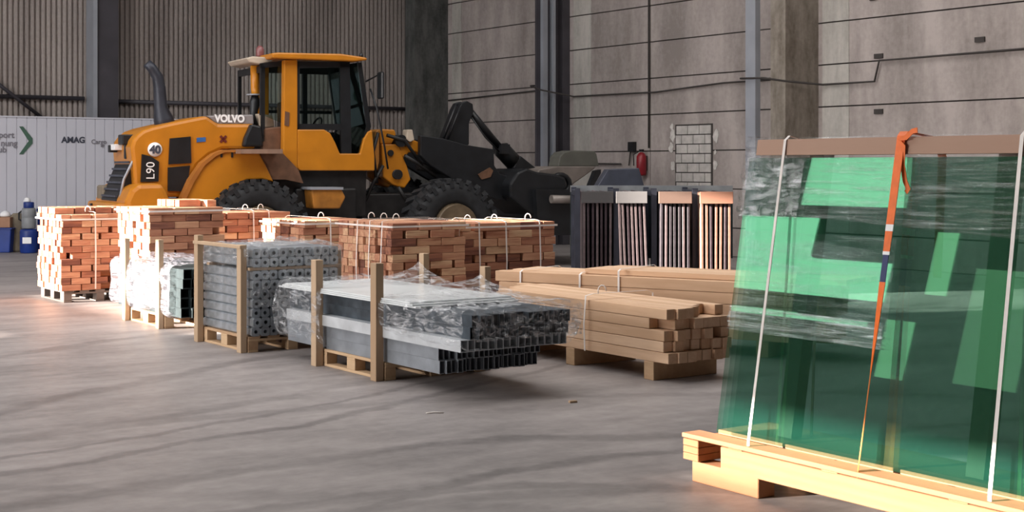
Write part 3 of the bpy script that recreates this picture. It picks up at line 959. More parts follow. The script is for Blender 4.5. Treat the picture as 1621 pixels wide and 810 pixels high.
bearer('wood_bearer', W(fu + .34, fv + 1.25, 0), TH, (.68, .12, .146), 'wooden bearer under the middle of the front timber stack')
bearer('wood_bearer', W(fu + .34, fv + 2.2, 0), TH, (.68, .12, .146), 'wooden bearer under the far end of the front timber stack')
for x, lb in ((.4, 'left end'), (1.6, 'middle'), (2.8, 'right end')):
    bearer('wood_bearer', rear(x, .38, 0), FR, (.12, .74, .146), 'wooden bearer under the %s of the rear timber stack' % lb)
band_u(fu, 9.42, .69, .15, .60, 'white strap around the front long timber stack')
def rear_band(x, label, z1=.67):
    e = .012; pts = []
    X = rear(1, 0, 0) - rear(0, 0, 0)
    def n(a, b): return rear(0, a, b) - rear(0, 0, 0)
    for y, z, nn in ((-e, .15, (-1, 0)), (-e, .4, (-1, 0)), (-e, z1 - .01, (-1, .5)), (.03, z1 + .008, (0, 1)), (.72, z1 + .008, (0, 1)), (.78, z1 - .02, (1, 0)), (.78, .15, (1, 0))):
        pts.append((rear(x, y, z), X, n(*nn)))
    ribbon(pts, .02, 'strapping_band', M['string'], label, 'strap')
rear_band(.28, 'white strap around the left end of the rear timber stack')
rear_band(.95, 'white strap around the middle of the rear timber stack')
rear_band(1.37, 'white strap nearest the glass pack on the rear timber stack', .72)

# ------------------------------------------------------------------ racks of upright panels
def rack(px0, px1, D, tilt, idx, boardmat, slatmats, label, n=7):
    x0, x1 = (px0 - 810) / F * D, (px1 - 810) / F * D
    pitch = (x1 - x0) / n
    for i in range(n):
        mt = slatmats[i % len(slatmats)]
        rot = Matrix.Rotation(tilt, 3, 'Y')
        m = MB()
        m.box((0, .6, .72), (pitch * .52, 1.2, 1.26 + random.uniform(-.01, .02)), None, .003)
        o = m.build('upright_panel', mt, None, (x0 + (i + .5) * pitch, D, .0), 0)
        o.rotation_euler = (0, tilt + random.uniform(-.006, .006), 0)
        tag(o, 'thin upright panel, ' + ORD[i] + ' from left in ' + label, 'upright panel', 'upright panels in ' + label)
    b = MB().box(((x0 + x1) / 2 + tilt * 1.28, D - .03, 1.285), (x1 - x0 + .02, .04, .155), None, .004)
    tag(b.build('clamp_board', boardmat), 'clamp board across ' + label, 'clamp board')
    k = MB().box(((x0 + x1) / 2, D + .6, .045), (x1 - x0 + .05, 1.1, .085), None, .004)
    tag(k.build('rack_bearer', M['pallet_dark']), 'dark bearer under ' + label, 'bearer')
M['slat_purple'] = plain('dark purple edge', (.045, .03, .037), .5, .1, .4, 12)
M['slat_grey'] = plain('grey pink edge', (.13, .10, .105), .5, .1, .3, 12)
M['slat_dark'] = plain('dark slate edge', (.035, .03, .037), .5, .1, .4, 12)
M['slat_pink'] = plain('pinkish wood edge', (.22, .12, .085), .6, 0, .3, 12)
M['board_grey'] = wood('grey board', [(.07, .067, .07), (.1, .095, .095)], grain=(2, 10, 10))
M['board_grey2'] = wood('pale grey board', [(.13, .13, .135), (.17, .165, .165)], grain=(2, 10, 10))
M['board_brown'] = wood('brown board', [(.11, .07, .055), (.15, .10, .08)], grain=(2, 10, 10))
M['board_pink'] = wood('pinkish board', [(.30, .15, .10), (.38, .2, .14)], grain=(2, 10, 10))
rack(921, 969, 18.7, .0, 0, M['board_grey'], [M['slat_grey'], M['slat_purple'], M['slat_purple']], 'the leftmost panel rack with a grey board')
rack(981, 1028, 18.6, -.035, 1, M['board_grey2'], [M['slat_grey'], M['slat_grey'], M['slat_purple']], 'the tilted panel rack with a pale grey board')
rack(1043, 1093, 18.5, .0, 2, M['board_brown'], [M['slat_dark'], M['slat_grey'], M['slat_dark'], M['slat_dark']], 'the dark panel rack with a brown board')
rack(1108, 1158, 18.4, .0, 3, M['board_pink'], [M['slat_pink'], M['slat_pink'], M['slat_purple']], 'the pinkish panel rack beside the glass pack')
def steel_frame():
    r = empty('storage_rack', (0, 0, 0), 0, 'black steel rack frame standing around the upright panels', 'rack')
    for px in (914, 975.5, 1035.5, 1101):
        x = (px - 810) / F * 18.7
        MB().box2((x - .035, 18.75, 0), (x + .035, 18.85, 1.4)).build('post', M['blue_grey'], r)
        MB().box2((x - .035, 19.85, 0), (x + .035, 19.95, 1.4)).build('post', M['blue_grey'], r)
        MB().box2((x - .035, 18.85, 1.3), (x + .035, 19.85, 1.37)).build('side_rail', M['blue_grey'], r)
    MB().box2((.82, 19.96, 1.33), (3.1, 20.02, 1.42)).build('top_rail', M['grey_can'], r)
    MB().box2((.82, 19.96, .4), (3.1, 20.02, 1.33)).build('back_sheet', M['steel_green'], r)
steel_frame()

# ------------------------------------------------------------------ containers at the far left
def barrels():
    def at(px, D): return ((px - 810) / F * D, D)
    x, D = at(45, 27.7)
    r = empty('blue_drum', (x, D, 0), 0, 'blue plastic drum with a white label left of the block stacks', 'drum')
    MB().lathe([(.15, 0), (.165, .02), (.165, .42), (.15, .46), (.06, .47)], n=24).build('body', M['blue'], r)
    MB().box((.02, -.163, .25), (.17, .012, .12)).build('paper_label', M['white_paint'], r)
    r = empty('grey_canister', (x, D, .475), 0, 'grey canister with a blue cap and side handle on the blue drum', 'canister')
    MB().lathe([(.12, 0), (.135, .02), (.135, .2), (.13, .21), (.135, .22), (.135, .36), (.12, .40)], n=24).build('body', M['grey_can'], r)
    MB().lathe([(.095, .40), (.1, .41), (.1, .50), (.09, .515)], n=20).build('cap', M['blue'], r)
    MB().tube([(-.11, 0, .36), (-.19, 0, .3), (-.19, 0, .18), (-.12, 0, .14)], .018, 6).build('handle', M['black_paint'], r)
    tag(MB().lathe([(.06, 0), (.07, .02), (.05, .07), (.02, .09)], n=14).build('white_cup', M['white_paint'], None, (x - .03, D, .99)), 'small white cup upside down on the blue canister cap', 'cup')
    x, D = at(27, 28.1)
    tag(MB().lathe([(.13, 0), (.17, .05), (.15, .35), (.17, .6), (.12, .72), (.08, .76)], n=18).build('standing_sack', M['sacking'], None, (x, D, 0)), 'dusty brown standing sack between the blue tub and the drum', 'sack')
    x, D = at(4, 28.0)
    r = empty('blue_tub', (x, D, 0), 0, 'dark blue tub cut by the left edge of the view', 'tub')
    MB().prism([(-.3, 0), (.22, 0), (.25, .48), (-.33, .48)], -.25, .25).build('body', M['blue'], r, bevel=.02)
    MB().box((-.04, 0, .47), (.62, .54, .03), None, .005).build('rim', M['blue'], r)
    r = empty('cardboard_box', (x, D, .49), 0, 'brown cardboard box on the dark blue tub', 'box')
    MB().box((-.04, 0, .1), (.5, .4, .2), None, .004).build('carton', M['cardboard'], r)
    r = empty('white_bag', (x + .05, D, .69), 0, 'small white bag on the cardboard box', 'bag')
    MB().lathe([(.08, 0), (.11, .03), (.08, .09), (.02, .12)], n=12).build('body', M['white_paint'], r)
    for i, (px, Dd, w, h) in enumerate(((76, 28.2, .32, .86), (103, 28.3, .34, .86))):
        x, D = at(px, Dd)
        r = empty('blue_crate', (x, D, 0), .05, ('left' if i == 0 else 'right') + ' of two tall blue crates behind the far left block stack', 'crate')
        MB().box((0, 0, h / 2), (w, .4, h), None, .012).build('body', M['blue'], r)
        MB().box((0, 0, h - .03), (w + .03, .43, .05), None, .008).build('rim', M['blue'], r)
        MB().box((0, -.205, h * .7), (w * .4, .02, .04)).build('handle', M['ink'], r)
barrels()

# ------------------------------------------------------------------ wheel loader
PHI = math.radians(28)
LP = Vector((-3.69, 21.0, 0))
def S(px, py, c):
    dx = (px - 810) / F; dz = (262 - py) / F
    fx, fy = math.cos(PHI), math.sin(PHI)
    bx, by = LP.x - c * fy, LP.y + c * fx
    x = (by * dx - bx) / (fx - fy * dx)
    return (x, HC + (by + x * fy) * dz)
def SP(pts, c): return [S(a, b, c) for a, b in pts]

def loader():
    L = empty('wheel_loader', LP, PHI, 'orange wheel loader with black lift arms parked behind the wood block stacks', 'wheel loader')
    O, K, DM = M['orange'], M['black_paint'], M['dark_metal']
    def part(name, mb, m, par=L, bevel=0): return mb.build(name, m, par, bevel=bevel)
    def pr(name, pts, c, a, b, m, par=L, bevel=0): return part(name, MB().prism(SP(pts, c), a, b), m, par, bevel)
    # wheels
    def wheel(x, y, flip):
        m = MB()
        R, w = .745, .54
        m.lathe([(.34, -w / 2 + .06), (.42, -w / 2), (.62, -w / 2 + .0), (.70, -w / 2 + .05), (.715, 0), (.70, w / 2 - .05), (.62, w / 2), (.42, w / 2), (.34, w / 2 - .06)], 'y', 48, closed=True)
        for k in range(26):
            for s in (-1, 1):
                a = 2 * math.pi * (k + (.5 if s > 0 else 0)) / 26
                rot = Matrix.Rotation(-a, 3, 'Y') @ Matrix.Rotation(s * .35, 3, 'X')
                c = Matrix.Rotation(-a, 3, 'Y') @ Vector((.715, s * .14, 0))
                m.box(c, (.075, .25, .085), Matrix.Rotation(-a, 3, 'Y') @ Matrix.Rotation(s * .3, 3, 'X'))
                c2 = Matrix.Rotation(-a, 3, 'Y') @ Vector((.66, s * .265, 0))
                m.box(c2, (.11, .03, .06), Matrix.Rotation(-a, 3, 'Y'))
        wo = m.build('wheel', M['rubber'], L, (x, y, .745))
        rm = MB().lathe([(.0, .02), (.12, .02), (.14, .1), (.2, .1), (.24, -.02), (.33, .02), (.36, .1), (.36, .16), (.34, .18), (.34, .26)], 'y', 36)
        ro = rm.build('rim', M['rim'], wo)
        if not flip: ro.rotation_euler = (0, 0, math.pi)
        ro.location = (0, -.07 if not flip else .07, 0)
        hb = MB().lathe([(.0, .12), (.1, .12), (.12, .06), (.12, 0)], 'y', 20).build('hub', M['rim_dark'], ro)
    M['rim'] = plain('dusty grey brown rim', (.12, .085, .05), .6, .1, .3)
    M['rim_dark'] = plain('dark hub', (.05, .045, .03), .6, .2, .3)
    wheel(0, .30, False); wheel(3.2, .30, False); wheel(0, 2.25, True); wheel(3.2, 2.25, True)
    part('rear_axle', MB().tube([(0, .5, .745), (0, 2.05, .745)], .17, 14).lathe([(.1, -.3), (.32, -.15), (.32, .15), (.1, .3)], 'x', 18, (0, 1.27, .745)), DM)
    part('front_axle', MB().tube([(3.2, .5, .745), (3.2, 2.05, .745)], .17, 14).lathe([(.1, -.3), (.32, -.15), (.32, .15), (.1, .3)], 'x', 18, (3.2, 1.27, .745)), DM)
    part('rear_frame', MB().box2((-1.7, .75, .55), (1.75, 1.8, 1.2)).box2((-.3, .6, .9), (1.9, 1.95, 1.62)), DM, bevel=.02)
    part('front_frame', MB().box2((1.9, .8, .5), (3.9, 1.75, 1.25)), DM, bevel=.02)
    # engine hood
    hood = [(207, 233), (210, 222), (216, 214), (226, 206), (240, 201), (270, 194), (300, 188), (326, 183), (345, 196), (405, 196), (405, 236),
            (352, 236), (330, 246), (312, 262), (298, 290), (290, 312), (213, 312), (210, 262)]
    pr('engine_hood', hood, .65, .65, 1.9, O, bevel=.05)
    pr('hood_cover', [(327, 183), (402, 181), (403, 197), (345, 197)], .66, .7, 1.85, M['grey_hood'], bevel=.02)
    x0, z0 = S(340, 192, .68); x1, z1 = S(393, 190, .68)
    text('VOLVO', .15, 'hood_lettering', M['white_paint'], L, (x0, .685, z0 - .005), (math.pi / 2, 0, 0), bold=.008, sx=(x1 - x0) / .57)
    # rear fender panel over the wheel
    fend = [(288, 330), (296, 305), (306, 284), (322, 260), (340, 246), (354, 240), (408, 240), (420, 262), (432, 288), (415, 283), (390, 284), (365, 296), (345, 318), (335, 340), (290, 345)]
    pr('rear_fender', fend, .45, .42, 1.0, O, bevel=.02)
    pr('fender_edge', [(283, 322), (290, 306), (300, 284), (318, 258), (337, 243), (352, 237), (408, 237), (408, 241), (354, 241), (340, 247), (322, 262), (306, 287), (296, 308), (289, 324)], .43, .38, .6, M['fender_edge'] if 'fender_edge' in M else O)
    # vents
    pr('upper_vent', [(268, 219), (301, 216), (302, 258), (266, 260)], .64, .62, .70, K)
    pr('lower_vent', [(265, 265), (300, 262), (297, 285), (291, 303), (265, 302)], .64, .62, .70, K)
    pr('number_panel', [(224, 244), (237, 247), (251, 256), (250, 287), (222, 288)], .63, .61, .67, K)
    xx, zz = S(244, 284, .60)
    text('L90', .175, 'number_lettering', M['white_paint'], L, (xx, .60, zz), (math.pi / 2, -math.pi / 2, 0), bold=.0)
    xx, zz = S(245, 236.5, .63)
    part('speed_disc', MB().lathe([(.0, 0), (.105, 0), (.105, .02)], 'y', 28, (xx, .63, zz)), M['white_paint'])
    text('40', .16, 'speed_lettering', M['ink'], L, (xx, .622, zz - .055), (math.pi / 2, 0, 0), bold=.008, align='CENTER')
    pr('blue_decal', [(311, 218), (325, 217), (325, 224), (311, 225)], .64, .638, .66, M['blue_sticker'])
    xc, zc = S(353, 220, .64)
    mk = MB()
    for s in (-1, 1):
        mk.box((xc, .642, zc), (.13, .012, .035), Matrix.Rotation(s * .8, 3, 'Y'))
    part('cross_decal', mk, M['red_dark'] if 'red_dark' in M else M['brown_metal'])
    for px in (350, 367):
        pr('latch', [(px - 1.5, 241), (px + 1.5, 241), (px + 1.5, 249), (px - 1.5, 249)], .41, .40, .45, K)
    # counterweight
    cw = [(197, 336), (198, 318), (206, 300), (218, 291), (256, 290), (262, 300), (268, 315), (285, 330), (285, 345), (197, 345)]
    pr('counterweight', cw, .25, .22, 2.3, O, bevel=.07)
    bx, bz = S(198, 318, .25)
    part('rear_bumper', MB().box2((bx - .12, .28, 1.0), (bx + .3, 2.3, 1.16)), O, bevel=.04)
    part('tail_light', MB().box((bx - .13, .62, 1.09), (.03, .1, .07)).box((bx - .13, 1.95, 1.09), (.03, .1, .07)), K)
    # rear grille and ladder area
    g0 = S(209, 235, .8); 
    part('rear_grille', MB().prism([(bx - .02, 1.18), (bx + .35, 2.1), (bx + .6, 2.1), (bx + .6, 1.15)], .8, 1.8, 'xz'), K, bevel=.01)
    gr = MB()
    for k in range(8):
        z = 1.25 + k * .1; xg = bx - .02 + (z - 1.18) / .92 * .37
        gr.box((xg - .015, 1.3, z), (.03, .96, .03))
    part('grille_slats', gr, M['blue_grey'])
    part('rear_handrail', MB().tube([(bx + .02, .75, 1.15), (bx + .08, .7, 1.5), (bx + .3, .7, 1.95), (bx + .45, .72, 2.1)], .02, 6), M['galv'])
    part('rear_tank', MB().box2((bx - .0, 1.75, 1.16), (bx + .3, 2.2, 1.4)), M['sacking'], bevel=.03)
    lx, lz = S(200, 219, .9)
    part('rear_light_box', MB().box2((lx - .05, .95, lz - .09), (lx + .12, 1.25, lz + .06)).box2((lx - .0, 1.0, lz - .3), (lx + .1, 1.1, lz - .05)), K, bevel=.015)
    part('rear_work_light', MB().box2((lx - .1, 1.25, lz - .17), (lx + .05, 1.55, lz - .08)), M['white_paint'], bevel=.01)
    part('rear_work_light_housing', MB().box2((lx - .12, 1.5, lz - .2), (lx - .0, 1.62, lz - .09)), K, bevel=.01)
    # exhaust
    ex = SP([(263, 205), (258, 188), (254, 170), (252, 140), (249, 122), (240, 108), (232, 100)], 1.25)
    part('exhaust_stack', MB().tube([(a, 1.25, b) for a, b in ex], [.16, .15, .1, .092, .085, .075, .07], 16), M['exhaust'])
    # pre-cleaner column
    q = SP([(404, 104), (403, 148)], .95)
    part('air_cleaner', MB().lathe([(.055, 0), (.055, .0), (.062, .1), (.07, q[0][1] - q[1][1])], 'z', 18, (q[1][0], .95, q[1][1])), O)
    part('air_cleaner_plate', MB().lathe([(.13, 0), (.13, .02)], 'z', 20, (q[1][0], .95, q[1][1] - .03)), M['galv'])
    part('intake_neck', MB().tube([(q[1][0], .95, q[1][1] - .02), (q[1][0], .95, q[1][1] - .14), (q[1][0] - .02, .95, q[1][1] - .3), (q[1][0], .9, q[1][1] - .5)], [.05, .085, .06, .09], 14), K)
    pr('hose_cover', [(396, 196), (412, 200), (415, 232), (383, 232), (386, 218)], .6, .55, .8, K, bevel=.03)
    pr('side_window_housing', [(412, 179), (436, 182), (440, 200), (416, 203)], .6, .75, .95, M['beige'], bevel=.02)
    pr('cab_rear_tank', [(416, 203), (446, 200), (446, 240), (416, 240)], .6, .62, 1.2, M['brown_metal'], bevel=.02)
    pr('side_platform', [(380, 236), (446, 236), (446, 243), (380, 243)], .15, .12, .8, M['platform'])
    pr('platform_bracket', [(384, 243), (446, 243), (470, 268), (478, 290), (450, 284), (402, 284)], .5, .45, 1.2, M['brown_metal'])
    # cab
    pr('cab_roof', [(430, 84), (440, 83), (540, 85), (580, 91), (582, 95), (560, 97), (432, 92)], .35, .35, 2.05, O, bevel=.03)
    pr('rear_roof_bracket', [(389, 92), (400, 89), (432, 91), (432, 97), (412, 102), (395, 99)], .7, .7, 1.7, M['beige'], bevel=.02)
    bx_, bz_ = S(411, 90, 1.0)
    part('beacon_light', MB().lathe([(.06, 0), (.065, .03), (.06, .13), (.03, .17)], 'z', 16, (bx_, 1.0, bz_)), M['beacon'])
    part('roof_knob', MB().lathe([(.03, 0), (.035, .03), (.02, .07)], 'z', 10, (S(571, 86, .6)[0], .6, S(571, 91, .6)[1])), K)
    pr('rear_pillar', [(449, 95), (470, 95), (470, 268), (447, 268)], .5, .48, .62, O, bevel=.015)
    pr('rear_pillar', [(449, 95), (470, 95), (470, 250), (447, 250)], .5, 1.85, 1.95, O, bevel=.015)
    fr = MB()
    fr.prism(SP([(470, 97), (553, 98), (553, 106), (470, 108)], .5), .5, .56)
    fr.prism(SP([(470, 97), (474, 97), (474, 205), (470, 205)], .5), .5, .56)
    fr.prism(SP([(538, 98), (553, 98), (556, 244), (540, 244)], .5), .5, .56)
    fr.prism(SP([(470, 196), (540, 196), (540, 206), (470, 205)], .5), .5, .56)
    part('door_frame', fr, K)
    fr2 = MB()
    fr2.prism(SP([(412, 100), (449, 96), (449, 104), (412, 108)], .62), .62, .68)
    fr2.prism(SP([(412, 100), (416, 100), (416, 182), (412, 182)], .62), .62, .68)
    xw, zw = S(414, 104, .62)
    fr2.box2((xw, .62, zw - 1.1), (xw + .05, .68, zw)); fr2.box2((xw, 1.8, zw - 1.1), (xw + .05, 1.86, zw)); fr2.box2((xw, .62, zw - .1), (xw + .05, 1.86, zw)); fr2.box2((xw, .62, zw - 1.15), (xw + .05, 1.86, zw - 1.05))
    part('rear_window_frame', fr2, K)
    pr('door_glass', [(474, 108), (538, 106), (540, 196), (474, 196)], .5, .525, .535, M['cab_glass'])
    pr('rear_side_glass', [(416, 108), (449, 104), (449, 196), (416, 182)], .62, .64, .65, M['cab_glass'])
    # windscreen : front glass slanting down and forwards
    a = S(568, 99, .55); b_ = S(583, 200, .55); c_ = S(572, 243, .55)
    fg = MB()
    fg.prism([(a[0] - .02, a[1]), (a[0], a[1]), b_, c_, (c_[0] - .03, c_[1]), (b_[0] - .03, b_[1])], .58, 1.85)
    part('windscreen', fg, M['cab_glass'])
    for y0 in (.52, 1.86):
        fp = MB().prism([(a[0] - .03, a[1]), (a[0] + .03, a[1]), (b_[0] + .03, b_[1]), (c_[0] + .02, c_[1]), (c_[0] - .05, c_[1]), (b_[0] - .04, b_[1])], y0, y0 + .05)
        part('windscreen_frame', fp, K)
    pr('front_side_glass', [(553, 100), (566, 100), (580, 200), (570, 242), (540, 242), (556, 200)], .5, .535, .545, M['cab_glass'])
    pr('cab_side_panel', [(470, 205), (512, 205), (522, 211), (530, 226), (537, 243), (569, 243), (575, 220), (582, 208), (588, 206), (592, 248), (592, 270), (474, 270), (470, 266)], .5, .48, .6, O, bevel=.015)
    part('cab_floor', MB().box2((.5, .6, 1.6), (1.9, 1.9, 1.75)), K)
    part('far_side_panel', MB().box2((.55, 1.88, 1.65), (1.9, 1.94, 2.25)), K)
    part('far_cab_frame', MB().box2((1.3, 1.88, 2.2), (1.38, 1.93, 3.3)).box2((.5, 1.88, 3.2), (1.75, 1.93, 3.32)).box2((.5, 1.88, 2.55), (1.8, 1.93, 2.6)), K)
    part('driver_seat', MB().box2((.75, .95, 1.9), (1.2, 1.45, 2.05), .02).box2((.7, .98, 2.05), (.85, 1.42, 2.7), .02), K)
    part('steering_column', MB().tube([(1.5, 1.2, 1.75), (1.35, 1.2, 2.3)], .04, 8).tube([(1.28 + .2 * math.cos(t * .5) * .3, 1.2 + .2 * math.sin(t * .5), 2.32 + .18 * math.cos(t * .5) * .8) for t in range(14)], .016, 6), K)
    pr('reflector_strip', [(451, 176), (458, 178), (457, 200), (450, 198)], .47, .468, .49, M['brown_metal'])
    mx, mz = S(603, 135, .1)
    part('side_mirror', MB().box((mx, .12, mz), (.05, .2, .42), None, .02), K)
    part('mirror_arm', MB().tube([(1.85, .5, 3.02), (mx, .15, 3.12), (mx, .12, mz)], .014, 6), K)
    part('front_handrail', MB().tube([(1.9, .45, 2.9), (1.95, .3, 2.6), (2.1, .35, 2.0), (2.2, .45, 1.65)], .016, 6), K)
    part('cab_step', MB().prism(SP([(491, 298), (538, 298), (545, 312), (536, 330), (494, 330)], .2), .15, .5), M['step_orange'], bevel=.02)
    part('step_tread', MB().prism(SP([(488, 296), (540, 296), (540, 300), (488, 300)], .2), .12, .55), M['galv'])
    part('tool_box', MB().box2((.7, .5, .8), (1.7, .8, 1.35)), DM, bevel=.03)
    # centre hinge and front tower
    main = [(604, 228), (632, 228), (636, 244), (644, 262), (650, 284), (640, 298), (622, 292), (606, 280)]
    hook = [(630, 240), (633, 226), (646, 218), (667, 226), (667, 246), (658, 240), (648, 241), (640, 250)]
    pr('front_tower', main, .85, .85, 1.05, O, bevel=.02)
    pr('front_tower', main, .85, 1.5, 1.7, M['step_orange'], bevel=.02)
    pr('tower_hook', hook, .85, .86, 1.0, O, bevel=.02)
    pr('tower_head', [(602, 207), (608, 204), (626, 205), (629, 212), (622, 228), (604, 228)], .85, .9, 1.6, O, bevel=.02)
    hz_ = MB()
    for (q0, q1, q2) in (((612, 214), (640, 222), (668, 262)), ((606, 262), (590, 290), (572, 330)), ((640, 246), (660, 258), (690, 280)), ((598, 210), (590, 240), (596, 290)), ((630, 296), (640, 312), (655, 330))):
        P_ = [S(a, b, .8) for a, b in (q0, q1, q2)]
        hz_.tube([(p[0], .8, p[1]) for p in P_], .03, 8)
    part('hydraulic_hoses', hz_, DM)
    hx, hz = S(628, 276, .83)
    part('hinge_pin', MB().tube([(hx, .78, hz), (hx, 1.75, hz)], .08, 14), DM)
    hx, hz = S(618, 242, .83)
    part('hinge_pin', MB().tube([(hx, .82, hz), (hx, 1.72, hz)], .05, 14), DM)
    hx, hz = S(634, 223, .83)
    part('tower_pin', MB().tube([(hx, .8, hz), (hx, 1.72, hz)], .1, 14), K)
    pr('tower_headlight', [(644, 205), (652, 205), (655, 222), (648, 225), (642, 220)], .8, .78, .98, M['beige'], bevel=.015)
    pr('orange_link', [(594, 208), (600, 205), (600, 256), (596, 272), (590, 255)], .8, .8, 1.6, M['step_orange'], bevel=.01)
    # front fender over front wheel
    ff = MB()
    n = 14; arc = [(3.2 + .86 * math.cos(t), .745 + .84 * math.sin(t)) for t in [math.pi * (.22 + .6 * k / n) for k in range(n + 1)]]
    arc2 = [(3.2 + .80 * math.cos(t), .745 + .79 * math.sin(t)) for t in [math.pi * (.22 + .6 * k / n) for k in range(n + 1)]]
    # lift arms : two plates
    arm = [(664, 214), (700, 219), (735, 229), (780, 236), (781, 262), (790, 275), (815, 283), (850, 288), (872, 298), (905, 318), (900, 345), (872, 346), (850, 332), (815, 322), (780, 314), (745, 300), (712, 282), (680, 262), (664, 246)]
    pr('lift_arm', arm, .75, .72, .84, K, bevel=.015)
    pr('lift_arm', arm, .75, 1.72, 1.84, K, bevel=.015)
    part('arm_cross_tube', MB().tube([(4.1, .8, 1.75), (4.1, 1.8, 1.75)], .16, 16), K)
    cy = S(660, 262, .95); cy2 = S(785, 285, .95)
    part('lift_cylinder', MB().tube([(cy[0], .95, cy[1]), ((cy[0] * 1 + cy2[0]) / 2, .95, (cy[1] + cy2[1]) / 2)], .075, 12), M['dark_metal'])
    part('lift_cylinder_rod', MB().tube([((cy[0] + cy2[0]) / 2, .95, (cy[1] + cy2[1]) / 2), (cy2[0], .95, cy2[1])], .04, 10), M['galv'])
    pr('arm_plate', [(756, 276), (775, 265), (780, 270), (776, 280), (762, 284)], .7, .695, .72, M['brown_metal'])
    # bellcrank
    pr('bellcrank', [(701, 226), (712, 200), (722, 172), (727, 163), (735, 160), (744, 165), (745, 178), (738, 195), (738, 228), (728, 240), (706, 236)], 1.2, 1.1, 1.22, K, bevel=.01)
    pr('bellcrank', [(701, 226), (712, 200), (722, 172), (727, 163), (735, 160), (744, 165), (745, 178), (738, 195), (738, 228), (728, 240), (706, 236)], 1.2, 1.34, 1.46, K, bevel=.01)
    p = SP([(700, 222), (721, 167)], 1.0)
    part('hydraulic_hose', MB().tube([(p[0][0], 1.0, p[0][1]), (p[1][0], 1.0, p[1][1])], .025, 8).tube([(p[0][0] + .1, 1.03, p[0][1]), (p[1][0] + .08, 1.03, p[1][1] - .05)], .02, 8), K)
    p = SP([(738, 170), (789, 232), (793, 236), (812, 256), (822, 262), (868, 300)], 1.28)
    P3 = [(a_, 1.28, b_) for a_, b_ in p]
    part('tilt_rod', MB().tube(P3[0:2], .065, 12), K)
    part('tilt_cylinder', MB().tube([P3[1], P3[2], P3[3]], [.07, .15, .15], 14).tube([P3[3], P3[4]], .11, 14).box(P3[2], (.16, .34, .16)), K)
    part('tilt_link', MB().beam(P3[3], P3[5], .26, .26), K, bevel=.02)
    p = SP([(746, 186), (790, 240)], 1.15)
    part('thin_hose', MB().tube([(p[0][0], 1.15, p[0][1]), ((p[0][0] + p[1][0]) / 2, 1.15, (p[0][1] + p[1][1]) / 2 - .05), (p[1][0], 1.15, p[1][1])], .014, 6), K)
    # coupler
    pr('quick_coupler', [(806, 290), (818, 272), (832, 266), (850, 272), (880, 276), (894, 281), (897, 295), (886, 310), (870, 330), (850, 345), (828, 330), (806, 312)], .45, .42, 1.5, K, bevel=.04)
    hx, hz = S(885, 292, .6)
    part('coupler_hook', MB().tube([(hx + .18 * math.cos(t * .45), .57, hz + .16 * math.sin(t * .45)) for t in range(-3, 10)], .05, 10), K)
    hx, hz = S(838, 312, .58)
    part('coupler_latch', MB().beam((hx - .2, .58, hz - .1), (hx + .45, .58, hz + .17), .09, .13), M['blue_grey'], bevel=.02)
    # bucket, with its spill guard and dark lower body
    prof = [(853, 268), (880, 263), (944, 263), (940, 268), (898, 298), (888, 312), (850, 306), (845, 282)]
    bo = pr('bucket', prof, .7, .7, 1.9, M['bucket_worn'], bevel=.02)
    pr('bucket_lower_shell', [(848, 300), (905, 300), (918, 330), (1000, 350), (1000, 372), (868, 372), (850, 345)], .3, .3, 2.5, K, bo)
    a_, b_ = S(872, 315, .2), S(925, 316, .2)
    part('bucket_pivot_tube', MB().tube([(a_[0], .2, a_[1]), (b_[0], .2, b_[1])], .07, 14), M['bucket_worn'], bo)
    pr('spill_guard', [(886, 248), (892, 241), (905, 238), (940, 239), (944, 243), (948, 263), (883, 263)], .75, .75, 1.1, M['bucket_olive'], bo, bevel=.015)
    pr('cutting_edge_brace', [(941, 270), (950, 268), (950, 274), (936, 298), (930, 298)], -.1, -.12, -.02, K, bo)
    return L
M['exhaust'] = plain('dark grey exhaust', (.03, .033, .045), .45, .3, .2)
M['platform'] = plain('brownish tread plate', (.28, .18, .13), .5, .2, .2)
M['step_orange'] = plain('dirty and shaded orange paint', (.38, .15, .02), .55, 0, .3, 5)  # also carries painted shade, as on the far front tower plate
M['beacon'] = plain('red beacon lens', (.22, .08, .08), .3, 0, .1)
M['fender_edge'] = plain('brown orange paint edge', (.36, .13, .02), .5, 0, .1)
M['red_dark'] = plain('dark red mark', (.12, .015, .01), .5)
loader()

# dark angular hopper standing beyond the bucket
def hopper():
    D = 20.9
    def X(px): return (px - 810) / F * D
    def Z(py): return HC + (262 - py) * D / F
    r = empty('steel_hopper', (0, 0, 0), 0, 'dark blue grey steel hopper with slanted sides behind the panel racks', 'hopper')
    MB().prism([(X(945), Z(295)), (X(1019), Z(294)), (X(1011), Z(266)), (X(962), Z(268))], D, D + .9).build('body', M['blue_grey'], r, bevel=.01)
    MB().prism([(X(941), Z(298)), (X(1021), Z(297)), (X(1021), Z(294)), (X(941), Z(295))], D - .03, D + .93).build('rim', M['grey_can'], r)
    for x in (X(955), X(1010)):
        for y in (D + .05, D + .8):
            MB().box2((x - .03, y, 0), (x + .03, y + .06, Z(298))).build('leg', M['blue_grey'], r)
hopper()

